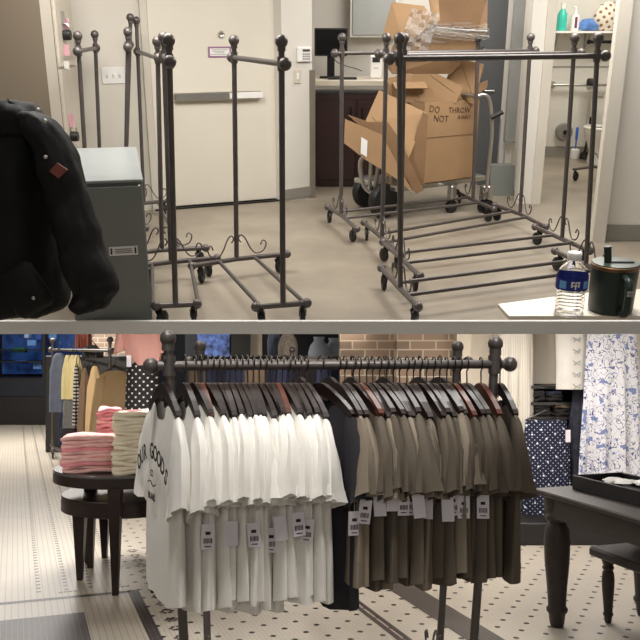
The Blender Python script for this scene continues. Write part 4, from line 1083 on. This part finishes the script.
for i, px in enumerate(xs):
    tg = None
    if i in (1, 4, 5, 8, 11, 13, 15, 17): tg = (.245, -.02, -.43-.015*(i % 3), PI/2-.25+R.uniform(-.2, .2), i not in (4, 5, 13))
    lab_ = 'plain white tee in the tight row on the front rack, '+('price tag showing' if tg else 'price tag hidden')
    hang(px, 21-i*.2+R.uniform(-4, 4), TW[i % 4], lab_, gW, hW, tag=tg, roll=R.uniform(-.06, .05), red=R.random() < .12)
hang(321, 33, TN[0], 'blackish navy tee between the white tees and the grey tees', gG, 'dark wooden hanger holding the navy tee', tag=(.25, -.02, -.42, PI/2-.3, True))
for i, px in enumerate((339, 345)):
    hang(px, 20, TG[i], 'pale taupe tee squeezed right beside the navy tee', gG, 'dark wooden hanger holding a taupe tee beside the navy tee', tag=(.245, -.02, -.38, PI/2-.3, True) if i else None)
gx = [353+6.7*i for i in range(18)]
for i, px in enumerate(gx):
    tg = None
    if i in (1, 3, 4, 6, 7, 9, 11, 12, 14, 16): tg = (.245, -.02, -.36-.012*(i % 3), PI/2-.3+R.uniform(-.3, .3), i % 2 == 0)
    ms = TG[i % 3] if i in (5, 8, 11, 14) else TO[i % 3]
    hang(px, (27 if i == 0 else 19-i*.45+R.uniform(-4, 4)), TG[i % 3] if i in (2, 5, 9, 13) else TO[i % 3], 'grey brown tee in the tight row on the front rack, '+('price tag showing' if tg else 'price tag hidden'), gG, hG, tag=tg, roll=R.uniform(-.06, .05), red=R.random() < .12)
hang(481, 8, TO[1], 'olive grey tee just left of the right post of the front rack', gG, 'reddish wooden hanger next to the right post', red=True)
hang(500, 4, TO[0], 'olive grey tee outside the right post at the rail end', gG, 'dark wooden hanger outside the right post')
# a few on the rack behind
for i, (px, m) in enumerate(((300, 0), (330, 1), (352, 0), (385, 1), (420, 0), (440, 1))):
    p = ony(ML, px, 365, Y2); p.z = 1.42
    M = ML @ Matrix.Translation(p) @ Matrix.Rotation(-(PI/2-math.radians(22)), 4, 'Z')
    lab_ = 'tee on the rear rack behind the '+('navy', 'taupe', 'first grey', 'middle grey', 'later grey', 'last grey')[i]+' tees of the front rack'
    new_hanger(M, 'wooden hanger on the rear rack, behind the '+('navy', 'taupe', 'first grey', 'middle grey', 'later grey', 'last grey')[i]+' tees', group='hangers on the rear rack')
    new_tee(TG[i % 3], M @ Matrix.Scale(1.12, 4, (0, 0, 1)), lab_, 'tees on the rear rack')

# ---- left: nested round tables with folded tees
m_tabl = mat('espresso_wood', (40, 28, 25), .35, var=.15, vs=4, stretch=(1, 8, 1))
m_tabt = mat('dark_grey_table_top', (92, 88, 88), .25, var=.08, vs=3)
def round_table(label, cx, cy, r, h, rim, legs, m_top):
    o = empty('round_table', label, 'table', (cx, cy, 0), ML)
    part('table_top', MB().lathe([(.001, h-.02), (r-.004, h-.02), (r, h-.012), (r-.004, h), (.001, h)], seg=56), m_top, o, smooth=True)
    part('apron', MB().lathe([(r-.01, h-rim), (r+.001, h-rim+.004), (r+.001, h-.018), (r-.01, h-.015)], seg=56), m_tabl, o, smooth=True)
    for x, y in legs:
        x -= cx; y -= cy
        part('leg', MB().hex8([(x-.018, y-.018, 0), (x+.018, y-.018, 0), (x+.018, y+.018, 0), (x-.018, y+.018, 0)],
                              [(x-.042, y-.042, h-rim+.01), (x+.042, y-.042, h-rim+.01), (x+.042, y+.042, h-rim+.01), (x-.042, y+.042, h-rim+.01)]), m_tabl, o)
    return o
l1, l2 = G(115.5, 595), G(137, 594)
ct = ony(ML, 126, 400, 5.9)
round_table('tall round dark wood table carrying the pink and cream stacks', ct.x, ct.y, .485, .76, .085, [(l1.x, l1.y), (l2.x+.1, l2.y+.04), (ct.x-.3, ct.y+.2), (ct.x+.28, ct.y+.25)], m_tabt)
l3 = [G(80, 580), G(88, 564), G(98, 558)]
c2_ = ony(ML, 127, 400, 6.05)
round_table('lower round dark wood table nested under the tall one', c2_.x, c2_.y, .45, .56, .11, [(l3[0].x, l3[0].y), (l3[1].x, l3[1].y), (l3[2].x+.05, l3[2].y), (c2_.x+.2, c2_.y+.1)], m_tabl)
m_fp = mat('pale_pink_cotton', (232, 186, 184), .9, var=.08, vs=14, bump=.3, bs=30)
m_fp2 = mat('rose_pink_cotton', (228, 150, 160), .9, var=.1, vs=14, bump=.3, bs=30)
m_fc = mat('cream_cotton', (230, 222, 202), .9, var=.04, vs=14, bump=.3, bs=30)
def folded(seed, w, d, h):
    rnd = random.Random(seed); ph = [rnd.uniform(0, 6.28) for _ in range(4)]; rs = []; n = 36
    for i, (t, sc_) in enumerate(((0, .93), (.2, .99), (.5, 1.0), (.8, .985), (1, .92))):
        r = []
        for k in range(n):
            f = 2*PI*k/n; c, s_ = math.cos(f), math.sin(f)
            e = 1/max(abs(c), abs(s_)); e = min(e, 1.27)*(1+.03*math.sin(3*f+ph[0])+.02*math.sin(7*f+ph[1]))
            r.append((w/2*c*e*sc_, d/2*s_*e*sc_, h*t+.006*math.sin(2*f+ph[2])+.004*math.sin(5*f+ph[3])))
        rs.append(r)
    return MB().loft(rs)
def stack(px, ybase, Y, n, w, d, h, mats_, lab_, group, z0=.76, rz=.1):
    p = ony(ML, px, ybase, Y); ms = [folded(i*3+n, w, d, h*1.15).mesh('folded_tee', mats_[i % len(mats_)], True) for i in range(4)]
    for k in range(n):
        l_ = lab_+(', topmost' if k == n-1 else ', bottom' if k == 0 else ', between others')
        M = ML @ Matrix.Translation((p.x+R.uniform(-.008, .008), p.y+R.uniform(-.01, .01), z0+.004+k*h)) @ Matrix.Rotation(rz+R.uniform(-.08, .08), 4, 'Z')
        solo('folded_tee', ms[k % 4], None, l_, 'folded t-shirt', M=M, group=group)
stack(90, 470, 5.66, 10, .34, .26, .0235, [m_fp, m_fp, m_fp2, m_fp], 'pale pink folded tee in the wide left stack', 'folded pink tees, left stack')
stack(110, 470, 6.05, 15, .16, .22, .0255, [m_fp2, m_fp2, m_fp2, m_fp], 'rose pink folded tee in the small stack behind', 'folded rose tees, small stack')
stack(137, 470, 5.62, 16, .29, .26, .0245, [m_fc], 'cream folded tee in the tall stack beside the printed tees', 'folded cream tees, tall stack')
p = ony(ML, 134, 419, 5.6)
solo('tee_print', MB().lathe([(.02, 0), (.055, 0), (.055, .003), (.02, .003)], seg=24), m_fp2, 'pink printed motif on the topmost cream folded tee', 'print', (p.x, 5.6, .76+16*.0245+.016), ML)

# ---- left background rack with mixed garments
Yb = 12.2
def BL(x, y, d=0): return ony(ML, x, y, Yb+d)
hA = BL(49, 343); hB = BL(110, 343, -2.2)
gA = G(53, 461); 
Ab = V((hA.x+.05, Yb, ZB)); Bb = V((hB.x, Yb-2.2, ZB))
rack('gunmetal rack at the back left with denim, yellow and tan garments', Ab, Bb, V((Ab.x, Ab.y, 1.63)), V((Bb.x, Bb.y, 1.63)), (V((-.1, .3, 0)), V((.1, -.3, 0))), (V((-.1, .3, 0)), V((.1, -.3, 0))), 1.53, 'shop garment racks', room=ML, wall=.018, knob=.04, ext=.1)
def along(px, off=0):
    d = ray(ML, px, 345); n = V((-(Bb.y-Ab.y), Bb.x-Ab.x, 0)); t = V((Ab.x, Ab.y, 0)).dot(n)/d.dot(n); p = d*t
    return V((p.x, p.y, 0))
m_den = mat('blue_grey_denim', (98, 106, 126), .9, var=.12, vs=9, bump=.2)
m_denD = mat('dark_blue_denim', (34, 46, 74), .9, var=.12, vs=9, bump=.2)
m_yel = mat('pale_yellow_knit', (220, 208, 160), .9, var=.08, vs=9, bump=.2)
m_str = mat('navy_white_stripe_knit', (196, 194, 190), .9, var=.03); add_lines(m_str, 2, .045, .022, rgb(30, 32, 48))
m_tan = mat('tan_knit', (204, 176, 134), .9, var=.04, vs=9, bump=.2)
m_brn = mat('brown_taupe_knit', (128, 106, 86), .9, var=.05, vs=9, bump=.2)
m_gry = mat('grey_marl_knit', (112, 112, 112), .9, var=.12, vs=20, bump=.2)
m_char = mat('charcoal_cloth', (46, 44, 48), .9, var=.12, vs=9)
def bg(px, y0, y1, wpx, m, label, cat_, seed, name, hd=.05, rz=0, Yo=0, folds=5, sl=None, top=.7, amp=.02, group=None, mid=1.0):
    p = along(px); Yp = p.y+Yo; p = ony(ML, px, 345, Yp); k = Yp/F
    z0 = EYE-(y0-HY)*k; z1 = EYE-(y1-HY)*k; hw = wpx/2*k
    o = empty(name, label, cat_, (p.x, Yp, 0), ML, rz, group)
    part('garment_body', drape([(z0, hw*top*.62, hd*.3, 0), (z0-.045, hw*top, hd*.7, 0), (z0-(z0-z1)*.3, hw*mid, hd, 0), (z1, hw, hd*1.1, 0)], folds, amp, seed=seed), m, o, smooth=True)
    part('hanger', MB().tube([(-hw*top, 0, z0-.05), (0, 0, z0+.06), (hw*top, 0, z0-.05)], .008, 6).tube(cat([(0, 0, z0+.05), (0, 0, z0+.1), (.02, 0, z0+.13), (0, 0, z0+.15)], 3), .004, 5), m_hang, o)
    if sl:
        for s_, dz in sl:
            part('sleeve', MB().loft([[(s_*(hw*top*.9+q*hw*.45)+w_*math.cos(a)*1.0, .04*math.sin(a)-.03, z0-.07-q*dz+.02*math.cos(a)) for a in [2*PI*i/14 for i in range(14)]] for q, w_ in ((0, .05), (.4, .065), (.8, .06), (1, .055))]), m, o, smooth=True)
    return o
bg(59, 353, 412, 19, m_den, 'blue grey sleeveless denim top at the left end of the back rack', 'top', 1, 'denim_top', top=.6, Yo=-.2)
bg(64, 405, 445, 10, m_denD, 'dark blue jeans hanging low at the left end of the back rack', 'jeans', 2, 'jeans')
for k, px in enumerate((68, 73, 77)):
    bg(px, 355, 399, 9, m_yel, ('left', 'middle', 'right')[k]+' pale yellow knit top on the back rack', 'top', 3+k, 'yellow_top', Yo=-.1*k, group='yellow tops on the back rack', amp=.03)
bg(72, 392, 428, 18, m_gry, 'grey marl garment below the yellow tops', 'top', 8, 'grey_knit', Yo=.2)
bg(72, 422, 440, 22, m_char, 'charcoal shorts low on the back rack', 'shorts', 9, 'charcoal_shorts', Yo=.25)
bg(76.5, 366, 426, 5, m_str, 'navy and white striped knit seen edge-on on the back rack', 'top', 10, 'striped_knit', Yo=-.3)
bg(85, 368, 440, 11, m_brn, 'brown taupe long sweater on the back rack', 'sweater', 11, 'taupe_sweater', top=.5)
bg(95, 366, 438, 15, m_tan, 'tan sweater edge-on beside the brown taupe one', 'sweater', 12, 'tan_sweater', top=.5, Yo=-.1)
bg(115, 371, 434, 34, m_tan, 'tan boat-neck sweater facing the aisle', 'sweater', 13, 'boat_neck_sweater', top=.9, Yo=-.12, sl=((-1, .75), (1, .5)), folds=3, amp=.01)
bg(92, 345, 358, 20, m_char, 'dark folded cloth bundle above the back rack rail', 'clothing', 14, 'dark_bundle', Yo=.6)
for k, px in enumerate((80, 87)):
    bg(px, 325, 348, 7, mat('rust_leather', (126, 66, 52), .6), ('left', 'right')[k]+' rust red garment high behind the back rack', 'clothing', 20+k, 'rust_garment', Yo=.9, group='rust garments at the back')
solo('back_shelf_unit', MB().box((0, 0, .72), (1.7, .5, 1.44), bev=.01), m_darkcab, 'dark shelf unit behind the tan sweaters', 'shelf unit', (ony(ML, 105, 345, 12.8).x, 12.9, 0), ML)
# pink sweater over polka dot skirt on a stand
m_pk = mat('dusty_pink_knit', (214, 160, 150), .9, var=.04, vs=6, bump=.2)
m_pol = mat('black_polka_dot_cloth', (24, 22, 24), .8, var=.1); add_dots(m_pol, 0, 2, .052, .0095, rgb(225, 220, 212), PI/4)
Yk = 8.2
pc = ony(ML, 142, 345, Yk); k = Yk/F
ds = empty('display_stand', 'dark stand showing a pink sweater over a dotted skirt', 'clothes stand', (pc.x, Yk, 0), ML)
part('base', MB().lathe([(.001, 0), (.17, 0), (.17, .015), (.02, .03), (.001, .03)], seg=24), m_blackmetal, ds, smooth=True)
part('pole', MB().tube([(0, 0, .02), (0, 0, 1.9)], .014), m_blackmetal, ds, smooth=True)
part('crossbar', MB().tube([(-.19, 0, 1.86), (0, 0, 1.92), (.19, 0, 1.86)], .012), m_blackmetal, ds, smooth=True)
sw_ = empty('pink_sweater', 'dusty pink sweater on the stand left of the front rack', 'sweater', (pc.x, Yk, 0), ML)
part('sweater_body', drape([(1.92, .05, .04, 0), (1.86, .19, .07, 0), (1.6, .19, .1, .02), (EYE-18*k, .15, .1, .03), (EYE-20*k, .13, .1, .03)], 5, .01, seed=5), m_pk, sw_, smooth=True)
for s_ in (-1, 1):
    part('sleeve', MB().loft([[(s_*(.17+q*.05)+.05*math.cos(a), .05*math.sin(a)-.03, 1.86-q*.33+.02*math.cos(a)) for a in [2*PI*i/14 for i in range(14)]] for q in (0, .3, .7, 1)]), m_pk, sw_, smooth=True)
sk_ = empty('polka_dot_skirt', 'black skirt with white polka dots under the pink sweater', 'skirt', (pc.x, Yk, 0), ML)
part('skirt_body', drape([(EYE-17*k, .12, .09, .0), (EYE-25*k, .145, .1, 0), (EYE-60*k, .17, .12, .01), (EYE-95*k, .17, .12, .01)], 5, .008, seed=6), m_pol, sk_, smooth=True)
q = ony(ML, 129, 361, Yk-.15)
solo('hang_tag', MB().box((0, 0, 0), (.045, .003, .11)), m_tag, 'white hang tag beside the pink sweater hem', 'tag', q, ML)

# ---- centre background: rear rail, busts, dark stock
rack('thin dark rack far behind, its rail level with the front hangers', V((ony(ML, 292, 345, 9.2).x, 9.2, ZB)), V((ony(ML, 360, 345, 9.2).x, 9.2, ZB)), V((ony(ML, 292, 345, 9.2).x, 9.2, 1.52)), V((ony(ML, 360, 345, 9.2).x, 9.2, 1.52)), (V((0, .25, 0)), V((0, -.25, 0))), (V((0, .25, 0)), V((0, -.25, 0))), 1.46, 'shop garment racks', room=ML, wall=.016, knob=.035, ext=.08)
m_pale = mat('pale_chambray', (186, 198, 216), .9, var=.05, vs=8, bump=.3)
m_knit = mat('speckled_grey_knit', (150, 142, 132), .95, var=.3, vs=40, bump=.5, bs=60)
def bust(px, w, m, label, Y=10.2, y0=340):
    p = ony(ML, px, 345, Y); k = Y/F; z = EYE-(y0-HY)*k; hw = w/2*k
    o = empty('bust_form', label, 'bust form', (p.x, Y, 0), ML)
    part('base', MB().lathe([(.001, 0), (.16, 0), (.16, .015), (.001, .03)], seg=20), m_blackmetal, o)
    part('pole', MB().tube([(0, 0, .02), (0, 0, z-.45)], .014), m_blackmetal, o)
    part('shirt', drape([(z+.04, .045, .045, 0), (z, .06, .05, 0), (z-.05, hw*.8, .09, 0), (z-.14, hw, .11, 0), (z-.5, hw*.85, .1, 0)], 5, .008, seed=int(px)), m, o, smooth=True)
    part('collar', MB().lathe([(.055, z-.01), (.07, z+.05), (.05, z+.05)], seg=16, cap=False), m, o, smooth=True)
bust(319, 22, m_pale, 'pale chambray shirt on a bust form, left of the two beside the bricks', 10.2, 341)
bust(334, 20, m_pale, 'pale chambray shirt on a bust form next to the brick pillar', 10.4, 342)
bust(288, 20, m_knit, 'speckled grey knit on a bust form behind the rack', 10.0, 334)
bust(274, 14, m_den, 'blue grey garment on a bust form left of the speckled knit', 10.6, 330)
rr = random.Random(11)
cols = [mat('dim_%s_cloth' % n, c, .9, var=.1) for n, c in (('black', (26, 24, 26)), ('plum', (70, 48, 50)), ('blue', (54, 60, 92)), ('sand', (130, 112, 92)), ('white', (190, 184, 176)), ('navy', (30, 34, 56)))]
names = ['black', 'plum', 'blue', 'sand', 'white', 'navy']
for k in range(14):
    px = 200+k*10.2; ci = rr.choice((0, 0, 1, 3, 5, 4, 2)); Y = 9.2; p = ony(ML, px, 345, Y)
    if 290 <= px: Y = 9.2
    o = empty('hanging_garment', names[ci]+' garment on the far rail, glimpsed between hangers '+('near the left post', 'left of centre', 'at centre', 'by the bricks')[min(3, k//4)], 'clothing', (p.x, Y, 0), ML, group='garments on the far rail')
    part('garment_body', drape([(1.40, .03, .03, 0), (1.34, .12, .06, 0), (1.0, .13, .07, 0), (.55, .14, .07, 0)], 4, .015, seed=k), cols[ci], o, smooth=True)
    part('hook', MB().tube(cat([(0, 0, 1.38), (0, 0, 1.43), (.02, 0, 1.46), (0, 0, 1.48)], 3), .004, 5), m_chrome, o)
p = ony(ML, 195, 345, 9.2); p2 = ony(ML, 292, 345, 9.2)
solo('hang_rail', MB().tube([(p.x, 9.2, 1.46), (p2.x, 9.2, 1.46)], .014).tube([(p.x, 9.2, 0), (p.x, 9.2, 1.46)], .014), m_blackmetal, 'dark rail running left behind the white tees', 'rail', room=ML)

# ---- right: wall display
Yw = 7.45
def RW(x, y, d=0): return ony(ML, x, y, Yw+d)
kk = Yw/F
def zpx(y): return EYE-(y-HY)*kk
a, b = RW(520, 400), RW(592, 400)
sf = empty('wall_shelf_unit', 'black shelving unit below the pale cardigan', 'shelf unit', ((a.x+b.x)/2, Yw, 0), ML)
w_ = b.x-a.x
part('back_panel', MB().box((0, .05, (zpx(384)+.2)/2), (w_, .03, zpx(384)-.2)), m_darkcab, sf)
for y in (386, 402, 416): part('shelf', MB().box((0, -.08, zpx(y)), (w_, .28, .025)), m_darkcab, sf)
for s_ in (-1, 1): part('side_panel', MB().box((s_*w_/2, -.08, zpx(384)/2), (.025, .3, zpx(384))), m_darkcab, sf)
for i, (px, y, c) in enumerate(((535, 401, 0), (552, 401, 5), (540, 415, 0), (560, 415, 3))):
    p = RW(px, y, -.1)
    for j in range(3): solo('folded_dark_top', folded(i+j, .14, .2, .028), cols[0] if j < 2 else cols[c], 'dark folded garment in the shelving, '+('upper left', 'upper right', 'lower left', 'lower right')[i]+' pile, '+('bottom', 'middle', 'top')[j], 'folded clothing', (p.x, p.y, zpx(y)+.013+.03*j), ML, smooth=True, group='folded dark garments in the shelving')
pl_a, pl_b = G(500, 546), G(640, 530)
solo('display_plinth', MB().box((1.1, .28, .09), (2.6, .5, .18), bev=.01), m_darkcab, 'low black plinth along the right wall', 'plinth', (RW(505, 500).x, 6.75, 0), ML)
m_lg = mat('oatmeal_rib_knit', (196, 190, 180), .9, var=.03, vs=6); add_lines(m_lg, 0, .02, .004, rgb(168, 162, 152))
m_crd = mat('pale_grey_pointelle_knit', (206, 202, 196), .9, var=.03, vs=14, bump=.2)
m_nav = mat('navy_dotted_cloth', (17, 22, 46), .85, var=.1); add_dots(m_nav, 0, 2, .03, .0042, rgb(200, 206, 226), PI/4); add_dots(m_nav, 0, 2, .085, .008, rgb(225, 228, 238), .5)
m_dkp = mat('charcoal_leaf_print', (60, 62, 76), .85, var=.5, vs=18, c2=(36, 38, 50))
m_flo = mat('white_dress_cloth', (214, 214, 220), .85, var=.02)
nt = m_flo.node_tree
o_ = coords(m_flo)
n1 = nt.nodes.new('ShaderNodeTexNoise'); n1.inputs['Scale'].default_value = 13; n1.inputs['Detail'].default_value = 2; n1.inputs['Distortion'].default_value = 1.6
tc = nt.nodes.new('ShaderNodeTexCoord'); nt.links.new(tc.outputs['Object'], n1.inputs['Vector'])
d_ = M2(m_flo, 'ABSOLUTE', M2(m_flo, 'SUBTRACT', n1.outputs['Fac'], .5)); setbase(m_flo, mixc(m_flo, M2(m_flo, 'LESS_THAN', d_, .02), base_of(m_flo), rgb(70, 82, 130)))
n2 = nt.nodes.new('ShaderNodeTexNoise'); n2.inputs['Scale'].default_value = 15; n2.inputs['Detail'].default_value = 3; nt.links.new(tc.outputs['Object'], n2.inputs['Vector'])
setbase(m_flo, mixc(m_flo, M2(m_flo, 'GREATER_THAN', n2.outputs['Fac'], .63), base_of(m_flo), rgb(112, 126, 172)))
def wg(px, y0, y1, wpx, m, label, cat_, name, seed, Yo=-.2, top=.8, folds=7, amp=.02, hd=.07, wb=None):
    p = RW(px, 345, Yo); hw = wpx/2*kk; hb_ = (wb or wpx)/2*kk
    o = empty(name, label, cat_, (p.x, p.y, 0), ML)
    part('garment_body', drape([(zpx(y0), hw*top, hd*.6, 0), (zpx(y0+(y1-y0)*.3), hw, hd, 0), (zpx(y1), hb_, hd, 0)], folds, amp, seed=seed, n=60), m, o, smooth=True)
    part('hanger', MB().tube([(-hw*top, 0, zpx(y0)), (0, 0, zpx(y0)+.08), (hw*top, 0, zpx(y0))], .008, 6), m_hang, o)
    return o
o = wg(515, 318, 430, 34, m_lg, 'oatmeal ribbed long garment on the right wall', 'clothing', 'ribbed_garment', 3, top=.9, wb=30)
cg = wg(573, 331, 387, 34, m_crd, 'pale grey cropped cardigan with bow ties down its front', 'cardigan', 'cardigan', 4, top=1.0, folds=3, amp=.008, Yo=-.35)
for s_, y1, dx in ((1, 436, -.02), (-1, 340, -.3)):
    if s_ < 0: continue
    part('sleeve', MB().loft([[(s_*(17*kk)+.02+q*dx+.045*math.cos(a), .04*math.sin(a)-.05, zpx(333)+(zpx(y1)-zpx(333))*q) for a in [2*PI*i/14 for i in range(14)]] for q in (0, .3, .6, .85, 1)]), m_crd, cg, smooth=True)
for i in range(5):
    zz = zpx(340+i*11)
    bw = MB().tube(cat([(-.03, -.1, zz+.02), (0, -.11, zz), (.03, -.1, zz+.02), (.02, -.1, zz-.015), (0, -.11, zz), (-.02, -.1, zz-.02)], 3), .004, 5)
    part('bow_tie', bw, m_ltgrey, cg, smooth=True)
t = part('price_tag', MB().box((17*kk+.0, -.14, zpx(441)), (.05, .003, .09), rot=Matrix.Rotation(.3, 3, 'Y')), m_tag, cg)
wg(546, 417, 540, 46, m_nav, 'navy dotted skirt hanging below the shelving', 'skirt', 'dotted_skirt', 5, top=.85, Yo=-.3, folds=9, amp=.012)
wg(581, 388, 520, 22, m_dkp, 'charcoal leaf-print dress between the dotted skirt and the floral dress', 'dress', 'leaf_print_dress', 6, top=.7, Yo=-.22)
wg(612, 325, 478, 50, m_flo, 'white dress with a blue floral print at the right edge', 'dress', 'floral_dress', 7, top=.9, Yo=-.45, folds=10, amp=.02, wb=58)
q = RW(568, 436, -.5); solo('hang_tag', MB().box((0, 0, 0), (.04, .003, .1)), m_tag, 'white hang tag beside the navy dotted skirt', 'tag', q, ML)

# ---- right table, tray and stool
m_tabr = mat('dark_brown_oak', (48, 38, 33), .5, var=.18, vs=4, stretch=(1, 10, 10), bump=.1, bs=20)
ft = G(557.5, 614)
Yt_ = ft.y; k = Yt_/F
ZTb = EYE-(487-HY)*(Yt_-.12)/F
c1_ = onz(ML, 531, 488, ZTb); e1_ = onz(ML, 640, 519, ZTb); e2_ = onz(ML, 560, 481, ZTb)
du = (e1_-c1_); du.z = 0; dv = V((-du.y, du.x, 0)).normalized(); 
if dv.y < 0: dv = -dv
u_ = du.normalized(); ang = math.atan2(u_.y, u_.x)
tb_ = empty('display_table', 'dark oak table with a turned leg at the right', 'table', (c1_.x, c1_.y, 0), ML, ang)
LT, WT = 1.5, .8
part('table_top', MB().box((LT/2, WT/2, ZTb-.015), (LT, WT, .03), bev=.008), m_tabr, tb_)
part('apron', MB().box((LT/2, .06, ZTb-.09), (LT-.12, .025, .12)).box((.06, WT/2, ZTb-.09), (.025, WT-.12, .12)), m_tabr, tb_)
def turned(h, s=1.0):
    return [(.03*s, 0), (.036*s, .03*h), (.042*s, .10*h), (.052*s, .12*h), (.054*s, .14*h), (.044*s, .16*h), (.05*s, .3*h), (.062*s, .5*h), (.066*s, .65*h), (.06*s, .75*h), (.045*s, .8*h), (.06*s, .82*h), (.06*s, .85*h), (.045*s, .87*h), (.058*s, .89*h), (.058*s, .92*h), (.066*s, .93*h), (.066*s, h)]
for x, y in ((.11, .1), (LT-.1, .1), (.11, WT-.1), (LT-.1, WT-.1)):
    part('leg', MB().lathe([(r*1.12, z) for r, z in turned(ZTb-.03)], (x, y, 0), 24), m_tabr, tb_, smooth=True)
tp0 = onz(ML, 574, 489, ZTb); 
tM = ML @ Matrix.Translation((tp0.x, tp0.y, ZTb)) @ Matrix.Rotation(ang, 4, 'Z')
ty = empty('tray', 'black wooden tray with loose papers on the dark table', 'tray', None, M=tM)
part('tray_base', MB().box((.3, .16, .008), (.6, .34, .012)), m_darkcab, ty)
for c_, s_ in (((.3, 0, .04), (.62, .014, .08)), ((.3, .33, .04), (.62, .014, .08)), ((0, .165, .04), (.014, .34, .08)), ((.6, .165, .04), (.014, .34, .08))): part('tray_wall', MB().box(c_, s_, bev=.003), m_darkcab, ty)
for i, (x, y, a_) in enumerate(((.14, .17, .4), (.27, .14, -.3), (.4, .18, .2))):
    M = tM @ Matrix.Translation((x, y, .05+.012*i)) @ Matrix.Rotation(a_, 4, 'Z') @ Matrix.Rotation(.08, 4, 'X')
    solo('paper_leaflet', blob(0, 0, .012, .07, .06, .012, i+30, amp=.12), m_paper, ('left', 'middle', 'right')[i]+' crumpled white paper in the black tray', 'paper', M=M, group='papers in the tray', smooth=True)
fs = G(603, 622); hs = .45
st = empty('stool', 'low dark stool with a turned leg under the right table', 'stool', (fs.x, fs.y, 0), ML, ang)
hs = EYE-(556-HY)*fs.y/F
part('seat', MB().box((.28, .16, hs+.02), (.7, .42, .055), bev=.012), m_tabr, st)
for x, y in ((0.02, .02), (.55, .02), (.02, .32), (.55, .32)): part('leg', MB().lathe([(r*.55, z) for r, z in turned(hs)], (x, y, 0), 18), m_tabr, st, smooth=True)
